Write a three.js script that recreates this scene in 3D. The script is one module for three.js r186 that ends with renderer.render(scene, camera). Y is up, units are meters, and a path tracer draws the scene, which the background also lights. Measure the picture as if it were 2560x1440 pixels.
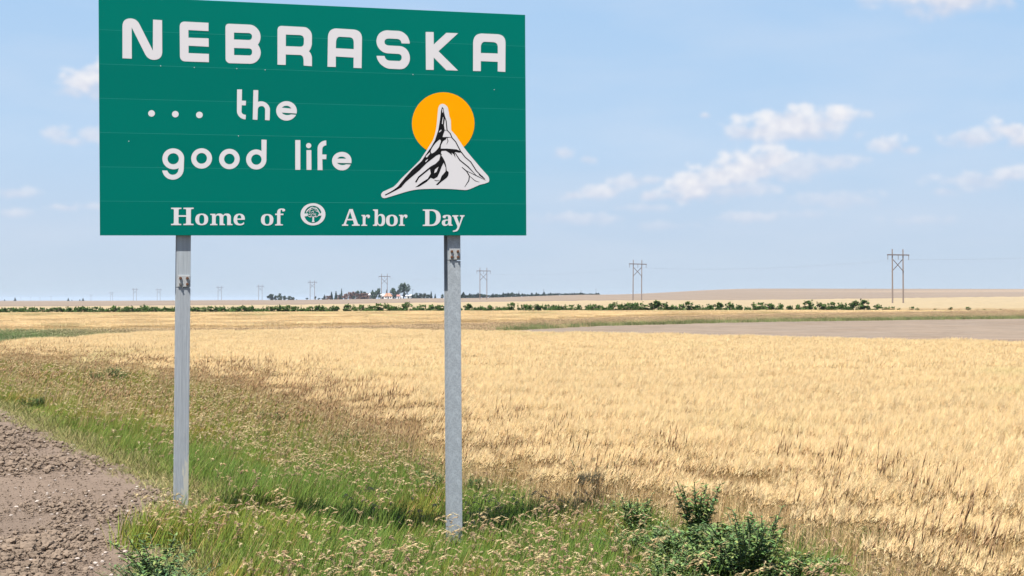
import * as THREE from 'three';
import { RoundedBoxGeometry } from 'three/addons/geometries/RoundedBoxGeometry.js';
import { ImprovedNoise } from 'three/addons/math/ImprovedNoise.js';
import { mergeGeometries } from 'three/addons/utils/BufferGeometryUtils.js';
import { FontLoader } from 'three/addons/loaders/FontLoader.js';

// ------------------------------------------------------------------ camera
const F = 3555, TILT = 0.025, EYE = 2.1;           // focal length in photo pixels (2560 wide), upward tilt, eye height
const PPY = 750 - TILT * F;                        // row of the lens axis: the horizon lies on row 750
const scene = new THREE.Scene();
const camera = new THREE.PerspectiveCamera(2 * Math.atan(720 / F) * 180 / Math.PI, 2560 / 1440, 0.1, 20000);
camera.position.set(0, EYE, 0);
camera.rotation.x = Math.atan(TILT);
camera.setViewOffset(2560, 1440, 0, 720 - PPY, 2560, 1440);

// ------------------------------------------------------------------ random and noise
let seedState = 20240611;
function rnd() { seedState = (seedState + 0x6d2b79f5) | 0; let t = Math.imul(seedState ^ (seedState >>> 15), 1 | seedState); t = (t + Math.imul(t ^ (t >>> 7), 61 | t)) ^ t; return ((t ^ (t >>> 14)) >>> 0) / 4294967296; }
const rr = (a, b) => a + (b - a) * rnd();
const pick = (a) => a[Math.floor(rnd() * a.length)];
const noiseGen = new ImprovedNoise();
const n3 = (x, y, z = 0) => noiseGen.noise(x + 71.3, y + 33.7, z + 11.1);
function fbm(x, y, z = 0, oct = 4) { let s = 0, a = 0.5, f = 1; for (let i = 0; i < oct; i++) { s += a * n3(x * f, y * f, z + i * 7.3); a *= 0.5; f *= 2.03; } return s; }
const { clamp, smoothstep, lerp } = THREE.MathUtils;
function curve(pts, t) { if (t <= pts[0][0]) return pts[0][1]; for (let i = 1; i < pts.length; i++) if (t <= pts[i][0]) return lerp(pts[i - 1][1], pts[i][1], (t - pts[i - 1][0]) / (pts[i][0] - pts[i - 1][0])); return pts[pts.length - 1][1]; }

// ------------------------------------------------------------------ exposure, sun, sky
const EXPOSURE = 2.85;
const renderer = new THREE.WebGLRenderer({ antialias: true });
renderer.toneMapping = THREE.LinearToneMapping;
renderer.toneMappingExposure = EXPOSURE;
renderer.shadowMap.enabled = true;

const sun = new THREE.DirectionalLight(new THREE.Color(1, 0.955, 0.885), 4.0);
sun.position.set(-0.5, 2.5, 1.19).normalize().multiplyScalar(200);
sun.castShadow = true;
Object.assign(sun.shadow.camera, { left: -40, right: 40, top: 40, bottom: -40, near: 1, far: 500 });
sun.shadow.mapSize.set(4096, 4096);
scene.add(sun);
scene.add(sun.target);

(function buildSky() {
  const W = 4096, H = 2048, data = new Float32Array(W * H * 4);
  // a cloud is a handful of lobes: bearing and height in units of 1/F radian, radii, strength
  const lobes = [];
  const L = (px, py, rx, ry, s) => lobes.push([F * Math.atan((px - 1280) / F), F * Math.atan((750 - py) / F), rx, ry, s]);
  L(1985, 322, 130, 42, 1); L(1995, 305, 60, 30, 1); L(1925, 332, 90, 28, 0.9); L(2100, 300, 42, 26, 0.95); L(2065, 322, 80, 30, 0.85); L(1862, 335, 52, 24, 0.75); L(1990, 345, 150, 20, 0.55); L(2170, 300, 22, 12, 0.3);
  L(1745, 470, 82, 36, 1); L(1800, 448, 80, 42, 1); L(1868, 422, 82, 44, 1); L(1935, 402, 78, 38, 1); L(1985, 425, 90, 40, 0.6); L(2070, 412, 100, 28, 0.4); L(1830, 478, 120, 24, 0.6); L(1680, 490, 50, 12, 0.4);
  L(1408, 380, 34, 18, 0.62); L(1470, 398, 22, 11, 0.35); L(1765, 292, 20, 9, 0.5);
  L(1560, 455, 48, 22, 0.62); L(1500, 480, 70, 20, 0.5); L(1430, 488, 34, 18, 0.45); L(1630, 490, 36, 20, 0.55); L(1630, 450, 30, 12, 0.35);
  L(2228, 376, 46, 22, 0.75); L(2275, 388, 34, 15, 0.45); L(2440, 362, 72, 26, 0.72); L(2525, 350, 56, 26, 0.95); L(2580, 370, 60, 30, 0.9);
  L(2430, 468, 100, 26, 0.6); L(2540, 455, 80, 22, 0.5); L(2360, 490, 40, 14, 0.3);
  L(2385, 22, 120, 44, 1); L(2310, 2, 110, 46, 1); L(2460, 0, 110, 40, 1); L(2400, -40, 200, 50, 1); L(2190, 20, 46, 11, 0.3);
  L(205, 225, 52, 38, 0.95); L(262, 220, 76, 50, 1); L(175, 250, 40, 20, 0.6); L(320, 235, 70, 40, 0.8);
  L(142, 352, 34, 22, 0.65); L(165, 372, 44, 13, 0.5); L(232, 352, 36, 22, 0.65); L(300, 365, 60, 24, 0.5);
  L(40, 498, 60, 15, 0.36); L(40, 545, 36, 12, 0.32); L(160, 530, 42, 10, 0.42); L(230, 525, 60, 12, 0.3);
  L(1880, 545, 110, 16, 0.34); L(2090, 505, 130, 24, 0.24); L(1440, 545, 120, 18, 0.32); L(1660, 565, 90, 13, 0.2); L(2020, 540, 60, 14, 0.22); L(2300, 560, 130, 14, 0.16); L(1600, 520, 80, 14, 0.25);
  const inFrame = lobes.length;
  for (let i = 0; i < 210; i++) {      // the same kind of sky all the way round
    let a = rr(-Math.PI, Math.PI) * F, b = Math.pow(rnd(), 1.25) * 2600 + 150;
    const inside = Math.abs(a) < 1500 && b < 860;
    const r = rr(45, 130) * (0.7 + b / 1100), k = 2 + Math.floor(rnd() * 4), s = rr(0.35, 1);
    for (let j = 0; j < k; j++) { const la = a + rr(-1.3, 1.3) * r, lb = b + rr(-0.15, 0.3) * r, rx = r * rr(0.5, 0.9), ry = r * rr(0.2, 0.36), ls = s * rr(0.6, 1); if (!inside) lobes.push([la, lb, rx, ry, ls]); }
  }
  // gradient of clear air by height, in display-linear values
  const air = [[0, [0.58, 0.68, 0.785]], [60, [0.57, 0.68, 0.81]], [180, [0.545, 0.675, 0.84]], [380, [0.505, 0.68, 0.895]], [740, [0.415, 0.625, 0.895]], [1400, [0.31, 0.52, 0.83]], [2800, [0.17, 0.36, 0.70]], [5600, [0.12, 0.28, 0.60]]];
  const grad = (b, c) => { for (let i = 1; i < air.length; i++) if (b <= air[i][0]) return lerp(air[i - 1][1][c], air[i][1][c], (b - air[i - 1][0]) / (air[i][0] - air[i - 1][0])); return air[air.length - 1][1][c]; };
  // bin the lobes by bearing
  const BINS = 256, bins = Array.from({ length: BINS }, () => []);
  for (const l of lobes) { const a0 = (l[0] - l[2] * 1.9) / (2 * Math.PI * F) + 0.5, a1 = (l[0] + l[2] * 1.9) / (2 * Math.PI * F) + 0.5; for (let k = Math.floor(a0 * BINS); k <= Math.floor(a1 * BINS); k++) bins[((k % BINS) + BINS) % BINS].push(l); }
  for (let row = 0; row < H; row++) {
    const el = ((row + 0.5) / H - 0.5) * Math.PI, b = Math.max(0, el) * F, base = [grad(b, 0), grad(b, 1), grad(b, 2)];
    for (let col = 0; col < W; col++) {
      const at = (row * W + col) * 4;
      const th = ((col + 0.5) / W - 0.5) * 2 * Math.PI;        // atan2(z, x)
      let az = th + Math.PI / 2; if (az > Math.PI) az -= 2 * Math.PI;   // 0 along -z, positive to the right
      const a = az * F;
      let r = base[0], g = base[1], bl = base[2];
      if (el > 0) {
        const veil = (fbm(a / 420, b / 110, 3, 4) + 0.18) * 0.3 * (1 - smoothstep(b, 500, 1500)) * smoothstep(b, 10, 160);
        if (veil > 0) { r += (0.79 - r) * veil; g += (0.82 - g) * veil; bl += (0.90 - bl) * veil; }
        let env = -1, thick = 0, topness = 0, wsum = 1e-6;
        const list = bins[Math.floor((az / (2 * Math.PI) + 0.5) * BINS) % BINS];
        for (const l of list) {
          let da = a - l[0]; if (da > Math.PI * F) da -= 2 * Math.PI * F; if (da < -Math.PI * F) da += 2 * Math.PI * F;
          const db = b - l[1], q = 1 - Math.sqrt((da / l[2]) ** 2 + (db / (db < 0 ? l[3] * 0.85 : l[3])) ** 2);
          if (q > -0.9) { const e = q + (l[4] - 0.75) * 0.25; if (e > env) { env = e; thick = Math.min(1, l[4] < 0.6 ? l[4] * 1.4 + 0.04 : l[4]); } const w = Math.max(0, q + 0.9) ** 2; topness += w * db / l[3]; wsum += w; }
        }
        if (env > -0.9) {
          const n = fbm(a / 70, b / 48, 1.7, 5), n2 = fbm(a / 26 + 9, b / 19, 8.1, 4);
          const d = env * 0.85 + n * 0.95 + n2 * 0.5, tn = clamp(0.5 + 0.55 * topness / wsum, 0, 1);
          const alpha = smoothstep(d, lerp(-0.4, -0.12, tn), lerp(0.55, 0.26, tn)) * clamp(thick * 1.02, 0, 0.97) * (0.75 + 0.25 * smoothstep(d, 0.2, 0.8));
          const t = clamp(0.42 + 0.6 * topness / wsum + n2 * 1.1 + n * 0.5, 0, 1) * (0.45 + 0.55 * thick);
          const cr = lerp(0.68, 0.92, t), cg = lerp(0.715, 0.915, t), cb = lerp(0.83, 0.94, t);
          r += (cr - r) * alpha; g += (cg - g) * alpha; bl += (cb - bl) * alpha;
        }
      }
      data[at] = r / EXPOSURE; data[at + 1] = g / EXPOSURE; data[at + 2] = bl / EXPOSURE; data[at + 3] = 1;
    }
  }
  const sky = new THREE.DataTexture(data, W, H, THREE.RGBAFormat, THREE.FloatType);
  sky.mapping = THREE.EquirectangularReflectionMapping;
  sky.magFilter = sky.minFilter = THREE.LinearFilter;
  sky.needsUpdate = true;
  scene.background = sky;
  scene.environment = sky;
})();

scene.fog = new THREE.FogExp2(new THREE.Color(0.72, 0.84, 1.0), 0.00007);

// ------------------------------------------------------------------ helpers
function ray(px, py) {                       // direction through a photo pixel, scaled to one metre of depth
  const cx = (px - 1280) / F, cy = (PPY - py) / F, th = Math.atan(TILT), c = Math.cos(th), s = Math.sin(th);
  const v = new THREE.Vector3(cx, cy * c + s, -c + cy * s);
  return v.multiplyScalar(-1 / v.z);
}
const at = (px, py, depth) => ray(px, py).multiplyScalar(depth).add(camera.position);
const taken = {};
function numbered(name) { const n = taken[name] = (taken[name] ?? -1) + 1; return n ? name + '_' + String(n).padStart(3, '0') : name; }
function tag(o, label, category, group, kind) { if (label) o.userData.label = label; if (category) o.userData.category = category; if (group) o.userData.group = group; if (kind) o.userData.kind = kind; return o; }
function thing(name, label, category, group) { const g = new THREE.Group(); g.name = numbered(name); scene.add(g); return tag(g, label, category, group); }
function part(parent, name, geometry, material, label) { const m = new THREE.Mesh(geometry, material); m.name = name; parent.add(m); if (label) m.userData.label = label; return m; }
function copyOf(root, label, group) { const c = root.clone(); c.name = numbered(root.name.replace(/_\d{3}$/, '')); scene.add(c); c.userData = { ...root.userData }; if (label) c.userData.label = label; if (group) c.userData.group = group; return c; }
const lin = (r, g, b) => new THREE.Color().setRGB(r, g, b);
const std = (r, g, b, rough = 0.9, extra = {}) => new THREE.MeshStandardMaterial({ color: lin(r, g, b), roughness: rough, metalness: 0, side: THREE.DoubleSide, ...extra });

class Builder {                              // triangles with vertex colours
  constructor() { this.p = []; this.c = []; this.i = []; }
  v(x, y, z, c) { this.p.push(x, y, z); this.c.push(c[0], c[1], c[2]); return this.p.length / 3 - 1; }
  tri(a, b, c) { this.i.push(a, b, c); }
  quad(a, b, c, d) { this.i.push(a, b, c, a, c, d); }
  geometry() { const g = new THREE.BufferGeometry(); g.setAttribute('position', new THREE.Float32BufferAttribute(this.p, 3)); g.setAttribute('color', new THREE.Float32BufferAttribute(this.c, 3)); g.setIndex(this.i); g.computeVertexNormals(); return g; }
}
const shade = (c, k, j = 0) => [c[0] * k * (1 + rr(-j, j)), c[1] * k, c[2] * k * (1 + rr(-j, j))];

// ------------------------------------------------------------------ lie of the land
const EDGE = [[0, -2.2], [8, -2.5], [10.5, -2.78], [12.2, -3.12], [13, -3.3], [14, -3.45], [15.7, -4.0], [17.5, -5.0], [19.7, -6.15], [22, -7.3], [26, -9.4], [40, -17], [80, -38], [200, -100]];   // right edge of the gravel at each distance
const WHEAT = [[0, 7], [5, 5.2], [9, 3.9], [10.1, 3.3], [11.3, 2.95], [12.6, 2.55], [13.7, 2.2], [14.6, 1.8], [15.6, 1.2], [16.6, 0.3], [17.6, -0.5], [20.5, -1.6], [25.3, -3.0], [31.3, -5.1], [37.6, -8.2], [42, -10.6], [48.7, -15.5], [56, -21], [90, -44]];   // left edge of the wheat
const edgeX = (d) => curve(EDGE, d), wheatX = (d) => curve(WHEAT, d);
const COLS = [-2500, 0, 640, 1140, 1500, 1900, 2560, 5000];
const ROWS = [
  [100, -0.3, -0.3, -0.3, -0.28, -0.25, -0.22, -0.2, -0.2], [200, -0.1, -0.05, 0.05, 0.2, 0.26, 0.28, 0.28, 0.28],
  [430, -0.4, -0.3, 0.0, 0.35, 0.42, 0.4, 0.65, 1], [650, -0.3, -0.1, 0.8, 1.7, 2.3, 1.8, 2.1, 2.5],
  [950, 0.1, 0.35, 1.5, 2.9, 4.7, 6.9, 6.9, 7], [1300, 0.5, 0.64, 2.0, 3.75, 7.0, 12.5, 12.2, 12], [1700, 0.3, 0.5, 1.9, 3.4, 6.4, 11.2, 11.2, 11],
  [3000, -0.2, 0, 0.5, 1, 3, 5, 5, 5], [9000, -2, -1.5, -1.5, -1.5, -1.5, -1.5, -1.5, -1.5]];
function farHeight(u, d) {
  let c = 0; while (c < COLS.length - 2 && u > COLS[c + 1]) c++;
  const s = smoothstep(clamp((u - COLS[c]) / (COLS[c + 1] - COLS[c]), 0, 1), 0, 1);
  const row = (k) => lerp(ROWS[k][c + 1], ROWS[k][c + 2], s);
  if (d <= ROWS[0][0]) return row(0);
  let k = 0; while (k < ROWS.length - 2 && d > ROWS[k + 1][0]) k++;
  const t = clamp(Math.log(d / ROWS[k][0]) / Math.log(ROWS[k + 1][0] / ROWS[k][0]), 0, 1);
  const p = (q) => row(clamp(q, 0, ROWS.length - 1)), a = p(k - 1), b = p(k), e = p(k + 1), f = p(k + 2);   // Catmull-Rom along the view
  return 0.5 * (2 * b + (e - a) * t + (2 * a - 5 * b + 4 * e - f) * t * t + (3 * b - a - 3 * e + f) * t * t * t);
}
function ground(x, z) {
  const d = Math.max(2, -z), s = x - edgeX(d);
  let h = lerp(0.06, -0.42, smoothstep(s, -0.3, 3.4));
  h = lerp(h, -0.3, smoothstep(s, 3.4, 8));
  h += 0.03 * n3(x * 0.35, z * 0.35, 2) * smoothstep(s, -0.5, 1.5);
  if (d > 60) { const u = 1280 + F * clamp(x / d, -1.2, 1.2); h = lerp(h, farHeight(u, d), smoothstep(d, 60, 110)); }
  return h;
}
const onGround = (px, py, lift = 0) => {     // where a photo pixel meets the land (or a level so far above it)
  const r = ray(px, py); let lo = 1, hi = 9000;
  for (let d = 1; d < 9000; d *= 1.03) { if (EYE + r.y * d < ground(r.x * d, -d) + lift) { hi = d; break; } lo = d; }
  for (let k = 0; k < 30; k++) { const m = (lo + hi) / 2; if (EYE + r.y * m < ground(r.x * m, -m) + lift) hi = m; else lo = m; }
  return new THREE.Vector3(r.x * hi, ground(r.x * hi, -hi), -hi);
};
const atDepth = (px, depth) => { const x = (px - 1280) / F * depth; return new THREE.Vector3(x, ground(x, -depth), -depth); };

// ------------------------------------------------------------------ textures of ground materials
function dataTexture(w, h, fn, srgb) {
  const d = new Uint8Array(w * h * 4);
  for (let y = 0; y < h; y++) for (let x = 0; x < w; x++) { const c = fn(x / w, y / h), k = (y * w + x) * 4; d[k] = clamp(c[0], 0, 1) * 255; d[k + 1] = clamp(c[1], 0, 1) * 255; d[k + 2] = clamp(c[2], 0, 1) * 255; d[k + 3] = 255; }
  const t = new THREE.DataTexture(d, w, h, THREE.RGBAFormat); t.wrapS = t.wrapT = THREE.RepeatWrapping; t.magFilter = THREE.LinearFilter; t.minFilter = THREE.LinearMipmapLinearFilter; t.generateMipmaps = true;
  if (srgb) t.colorSpace = THREE.SRGBColorSpace; t.needsUpdate = true; return t;
}
const tileN = (u, v, f, z) => { const a = u * 2 * Math.PI, b = v * 2 * Math.PI, R = f / (2 * Math.PI); return noiseGen.noise(R * Math.cos(a) + 13 + R * Math.cos(b) * 0.7, R * Math.sin(a) + 7 + z, R * Math.sin(b) + R * Math.cos(b) * 0.7 + 3); };
const grit = dataTexture(512, 512, (u, v) => { const g = 0.5 + 0.22 * tileN(u, v, 10, 0) + 0.2 * tileN(u, v, 40, 5) + 0.28 * (rnd() - 0.5); return [g, g, g]; });
const spangle = dataTexture(256, 256, (u, v) => { const k = 0.5 + 0.25 * tileN(u, v, 34, 2) + 0.14 * tileN(u, v, 9, 6) + 0.12 * (rnd() - 0.5), c = 0.63 + 0.3 * (k - 0.5); return [c * 0.97, c * 0.99, c]; }, true);

// ------------------------------------------------------------------ the land
{
  // one sheet out to the horizon; its colour is bare soil, patchy in broad strips as ploughed and fallow ground is
  const b = new Builder(), rads = [0.5, 2, 4]; for (let r = 5; r < 12000; r *= 1.045) rads.push(r);
  const angs = []; for (let a = -Math.PI; a < Math.PI - 1e-6;) { angs.push(a); a += Math.abs(a) < 0.62 ? 0.0125 : 0.07; }
  const soil = [0.175, 0.132, 0.102], straw = [0.25, 0.18, 0.1], thatch = [0.095, 0.075, 0.042];
  rads.forEach((r, ri) => angs.forEach((a) => {
    const x = Math.sin(a) * r, z = -Math.cos(a) * r, d = -z;
    let c = d > 85 ? [0.212, 0.166, 0.128] : soil;
    if (d > 5) {
      const s = x - edgeX(d), w = x - wheatX(d);
      if (d < 62) { c = soil.map((q, k) => lerp(q, thatch[k], smoothstep(s, 0, 0.5))); c = c.map((q, k) => lerp(q, straw[k], smoothstep(w, 0, 1.2))); }
      const band = 1 + 0.1 * fbm(x / 260, d / 60, 5, 3) + 0.05 * n3(x / 40, d / 9, 8);
      c = c.map((q) => q * band);
      const dry = smoothstep(fbm(x / 300 + 4, d / 130, 9, 3), 0.02, 0.3) * smoothstep(d, 500, 900);     // stubble strips on the hill
      c = [lerp(c[0], 0.30, dry * 0.6), lerp(c[1], 0.225, dry * 0.6), lerp(c[2], 0.16, dry * 0.6)];
    }
    b.v(x, ground(x, z) - (ri === 0 ? 0 : 0), z, c);
  }));
  const n = angs.length;
  for (let i = 0; i < rads.length - 1; i++) for (let j = 0; j < n; j++) { const k = (j + 1) % n; b.quad(i * n + j, i * n + k, (i + 1) * n + k, (i + 1) * n + j); }
  const g = b.geometry(), uv = []; for (let i = 0; i < b.p.length; i += 3) uv.push(b.p[i] / 3, b.p[i + 2] / 3); g.setAttribute('uv', new THREE.Float32BufferAttribute(uv, 2));
  const blotch = dataTexture(512, 512, (u, v) => { const k = 0.86 + 0.14 * tileN(u, v, 7, 1) + 0.12 * tileN(u, v, 26, 4) + 0.1 * (rnd() - 0.5) - (rnd() < 0.02 ? 0.22 : 0), w = 0.03 * tileN(u, v, 5, 9); return [k * (1 + w), k, k * (1 - w)]; }); blotch.repeat.set(0.16, 0.16);
  const m = new THREE.Mesh(g, new THREE.MeshPhysicalMaterial({ vertexColors: true, map: blotch, roughness: 1, specularIntensity: 0, bumpMap: grit, bumpScale: 0.03, side: THREE.DoubleSide }));
  m.name = 'ground'; scene.add(m); tag(m, 'bare brown soil of the plain reaching to the low hill', 'ground', null, 'structure');
}
{
  // gravel pull-out beside the road: a rough sheet of its own
  const b = new Builder(), nx = 150, nz = 400, uv = [];
  for (let j = 0; j <= nz; j++) {
    const d = 6 * Math.pow(34 / 6, j / nz);
    for (let i = 0; i <= nx; i++) {
      const t = i / nx, xe = edgeX(d) + 0.22 + 0.16 * n3(d * 1.3, 4) + 0.1 * n3(d * 4, 7), x = xe - Math.pow(1 - t, 1.5) * (3 + d * 0.32);
      const s = xe - x, rough = 0.35 + 0.65 * smoothstep(1.9 - Math.abs(s - 1.1), 0, 1.6) + 0.4 * fbm(x * 0.5, d * 0.5, 4, 2);
      const lump = fbm(x * 3.1, d * 3.1, 1, 2) * 0.05 + (fbm(x * 11, d * 11, 6, 3) * 0.016 + n3(x * 27, d * 27, 9) * 0.011) * rough + (rnd() - 0.5) * 0.02 * (0.4 + 0.6 * rough);
      const k = 1 + 0.16 * fbm(x * 0.6, d * 0.45, 12, 3) + 0.06 * (rnd() - 0.5) - 0.1 * clamp(rough - 0.5, 0, 0.6);
      const drop = smoothstep(s, 0.25, 0) * 0.1;
      b.v(x, ground(x, -d) + 0.014 + lump - drop, -d, [0.185 * k, 0.139 * k, 0.104 * k]); uv.push(x / 1.5, d / 1.5);
    }
  }
  for (let j = 0; j < nz; j++) for (let i = 0; i < nx; i++) { const a = j * (nx + 1) + i; b.quad(a, a + 1, a + nx + 2, a + nx + 1); }
  const g = b.geometry(); g.setAttribute('uv', new THREE.Float32BufferAttribute(uv, 2));
  const m = new THREE.Mesh(g, new THREE.MeshPhysicalMaterial({ vertexColors: true, roughness: 1, specularIntensity: 0, bumpMap: grit, bumpScale: 0.03, side: THREE.DoubleSide }));
  m.name = 'gravel_pullout'; scene.add(m); tag(m, 'pinkish brown dirt and gravel pull-out at the foot of the sign', 'gravel', null, 'structure');
}

// ------------------------------------------------------------------ the state sign
const SIGN = { x: -1.76196, y: 2.69938, z: -13.18676, yaw: 0.284863, lean: 0.022886, roll: 0.012601, w: 13 * 0.3048, h: 7 * 0.3048, t: 0.05 };
const signEuler = new THREE.Euler(SIGN.lean, SIGN.yaw, SIGN.roll, 'YXZ');
{
  const sign = thing('welcome_sign', 'green state welcome sign with white lettering and an orange sun emblem on two steel posts', 'road sign');
  sign.position.set(SIGN.x, SIGN.y, SIGN.z);
  const board = new THREE.Group(); board.name = 'board'; board.rotation.copy(signEuler); sign.add(board);
  const sheeting = (r, g, b) => new THREE.MeshPhysicalMaterial({ color: lin(r, g, b), roughness: 0.6, specularIntensity: 0.04 });
  const greens = [sheeting(0, 0.112, 0.087), sheeting(0, 0.108, 0.084), sheeting(0, 0.117, 0.0905)];
  const plankG = new RoundedBoxGeometry(SIGN.w, 0.3048 - 0.0004, SIGN.t, 2, 0.0012);
  for (let k = 0; k < 7; k++) { const m = part(board, 'panel', plankG, greens[[1, 0, 1, 0, 1, 0, 2][k]]); m.position.set(0, (k + 0.5) * 0.3048, -SIGN.t / 2); m.rotation.x = 0.002; }
  const seamLitM = sheeting(0.014, 0.165, 0.13), seamG = new THREE.BoxGeometry(SIGN.w - 0.004, 0.0046, 0.004);   // strip at each joint, its lighter green painting in the sunlit plank edge
  for (let k = 1; k < 7; k++) part(board, 'seam_highlight', seamG, seamLitM).position.set(0, k * 0.3048, -0.0012);

  // photo pixel -> point on the board (homography through its four corners)
  const src = [[244, -11.5], [1313, 37], [1316, 590], [252, 587]], dst = [[-SIGN.w / 2, SIGN.h], [SIGN.w / 2, SIGN.h], [SIGN.w / 2, 0], [-SIGN.w / 2, 0]];
  const A = []; src.forEach(([x, y], i) => { const [u, v] = dst[i]; A.push([x, y, 1, 0, 0, 0, -u * x, -u * y, u], [0, 0, 0, x, y, 1, -v * x, -v * y, v]); });
  for (let i = 0; i < 8; i++) { let p = i; for (let r = i; r < 8; r++) if (Math.abs(A[r][i]) > Math.abs(A[p][i])) p = r; [A[i], A[p]] = [A[p], A[i]]; for (let r = 0; r < 8; r++) if (r !== i) { const f = A[r][i] / A[i][i]; for (let c = i; c < 9; c++) A[r][c] -= f * A[i][c]; } }
  const Hm = A.map((r, i) => r[8] / r[i]);
  const onBoard = (x, y) => { const w = Hm[6] * x + Hm[7] * y + 1; return [(Hm[0] * x + Hm[1] * y + Hm[2]) / w, (Hm[3] * x + Hm[4] * y + Hm[5]) / w]; };

  const rivetG = new THREE.CylinderGeometry(0.004, 0.0045, 0.003, 10).rotateX(Math.PI / 2), rivetM = std(0.42, 0.46, 0.45, 0.4);
  for (const [x, y] of [[1235, 225], [322, 353], [400, 165], [484, 169], [590, 172], [661, 175], [1031, 187], [595, 340]]) { const [u, v] = onBoard(x, y); part(board, 'rivet', rivetG, rivetM).position.set(u, v, 0.0015); }
  function pathOf(text, map, P) {
    const tk = text.match(/[A-Z]|-?[\d.]+/g); let i = 0; const num = () => map(parseFloat(tk[i++]), parseFloat(tk[i++]));
    while (i < tk.length) { const c = tk[i++]; if (c === 'M') P.moveTo(...num()); else if (c === 'L') P.lineTo(...num()); else if (c === 'Q') P.quadraticCurveTo(...num(), ...num()); else if (c === 'C') P.bezierCurveTo(...num(), ...num(), ...num()); }
    return P;
  }
  const ell = (cx, cy, rx, ry) => { const k = 0.5523; return `M${cx + rx} ${cy} C${cx + rx} ${cy + ry * k} ${cx + rx * k} ${cy + ry} ${cx} ${cy + ry} C${cx - rx * k} ${cy + ry} ${cx - rx} ${cy + ry * k} ${cx - rx} ${cy} C${cx - rx} ${cy - ry * k} ${cx - rx * k} ${cy - ry} ${cx} ${cy - ry} C${cx + rx * k} ${cy - ry} ${cx + rx} ${cy - ry * k} ${cx + rx} ${cy}`; };
  const stroke = (pts, w) => {               // a painted line of some width
    const L = [], R = [], n = pts.length / 2;
    for (let i = 0; i < n; i++) { const a = Math.max(0, i - 1), b = Math.min(n - 1, i + 1); let dx = pts[b * 2] - pts[a * 2], dy = pts[b * 2 + 1] - pts[a * 2 + 1]; const l = Math.hypot(dx, dy); dx /= l; dy /= l; const k = w / 2 * (i === n - 1 ? 0.35 : i === 0 ? 0.7 : 1); L.push([pts[i * 2] - dy * k, pts[i * 2 + 1] + dx * k]); R.unshift([pts[i * 2] + dy * k, pts[i * 2 + 1] - dx * k]); }
    return [...L, ...R].map((p, i) => (i ? 'L' : 'M') + p[0].toFixed(1) + ' ' + p[1].toFixed(1)).join(' ');
  };
  const zoom = (ox, oy, s) => (x, y) => onBoard(ox + x / s, oy + y / s);
  // pieces of cut sheeting laid on the board
  function decal(name, map, pieces, z, thick, mat, label, parent = board) {
    const shapes = pieces.map((p) => { const [outer, ...holes] = [].concat(p); const s = pathOf(outer, map, new THREE.Shape()); holes.forEach((h) => s.holes.push(pathOf(h, map, new THREE.Path()))); return s; });
    const g = new THREE.ExtrudeGeometry(shapes, { depth: thick, bevelEnabled: false, curveSegments: 10 });
    g.translate(0, 0, z); return part(parent, name, g, mat, label);
  }
  const white = sheeting(0.475, 0.462, 0.472), orange = sheeting(0.66, 0.255, 0.0002), black = sheeting(0.008, 0.008, 0.009);
  const z0 = 0.0012, th = 0.0006;
  const Z1 = zoom(220, 0, 2560 / 560), Z2 = zoom(780, 0, 2560 / 560), ZB = zoom(560, 40, 1234 / 120), ZR = zoom(660, 40, 9), ZT = zoom(560, 200, 2560 / 220), ZG = zoom(380, 330, 8), ZL = zoom(720, 330, 12);
  const letter = (ch, map, pieces) => decal('letter', map, pieces, z0, th, white, 'white letter ' + ch);
  letter('N', Z1, ['M388 668 L385 300 Q388 212 475 212 Q545 212 580 280 L733 580 L733 225 L836 232 L840 600 Q835 685 745 685 Q680 685 645 620 L490 315 L494 672']);
  letter('E', Z1, ['M1042 640 L1037 310 Q1037 248 1095 248 L1366 262 L1366 357 L1137 345 L1138 432 L1368 440 L1370 536 L1140 524 L1140 608 L1372 618 L1373 713 L1105 704 Q1045 700 1042 640']);
  letter('B', ZB, [['M12 300 Q12 205 100 202 L640 225 Q760 235 850 350 Q915 430 915 550 Q912 660 848 738 Q920 850 922 940 Q920 1050 860 1130 Q770 1235 640 1232 L120 1218 Q25 1190 20 1100', 'M232 430 L620 442 Q695 460 697 530 Q695 610 620 622 L232 606', 'M235 826 L630 838 Q700 850 702 925 Q700 1005 640 1020 L238 1008']]);
  letter('R', ZR, [['M285 1100 L282 320 Q285 225 375 225 L870 250 Q955 255 1010 325 Q1058 385 1058 460 L1056 640 Q1040 740 992 796 Q1060 870 1060 960 L1060 1135 L875 1120 L872 1000 Q870 885 780 880 L470 870 L470 1105', 'M470 420 L780 432 Q875 440 878 530 L876 620 Q870 690 800 694 L470 682']]);
  letter('A', Z2, [['M168 765 L172 430 Q175 330 265 326 L460 338 Q560 345 562 440 L558 782 L466 778 L467 660 L263 648 L263 768', 'M263 553 L265 480 Q270 420 310 422 L420 428 Q468 432 468 490 L468 564']]);
  letter('S', Z2, ['M1110 500 L1015 498 Q1012 450 960 446 L880 442 Q822 440 820 478 Q820 518 872 522 L990 528 Q1050 532 1085 580 Q1112 620 1112 670 Q1110 735 1060 775 Q1040 794 990 794 L880 788 Q830 785 775 735 Q735 690 730 640 L822 642 Q830 695 890 696 L985 700 Q1020 695 1018 655 Q1015 622 975 618 L860 612 Q800 608 760 560 Q728 520 728 470 Q730 420 760 385 Q800 348 850 348 L975 354 Q1040 358 1085 420 Q1108 460 1110 500']);
  letter('K', Z2, ['M1292 366 L1384 368 L1385 510 L1530 376 L1665 381 L1440 588 L1665 810 L1530 806 L1385 660 L1385 802 L1296 800']);
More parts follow.
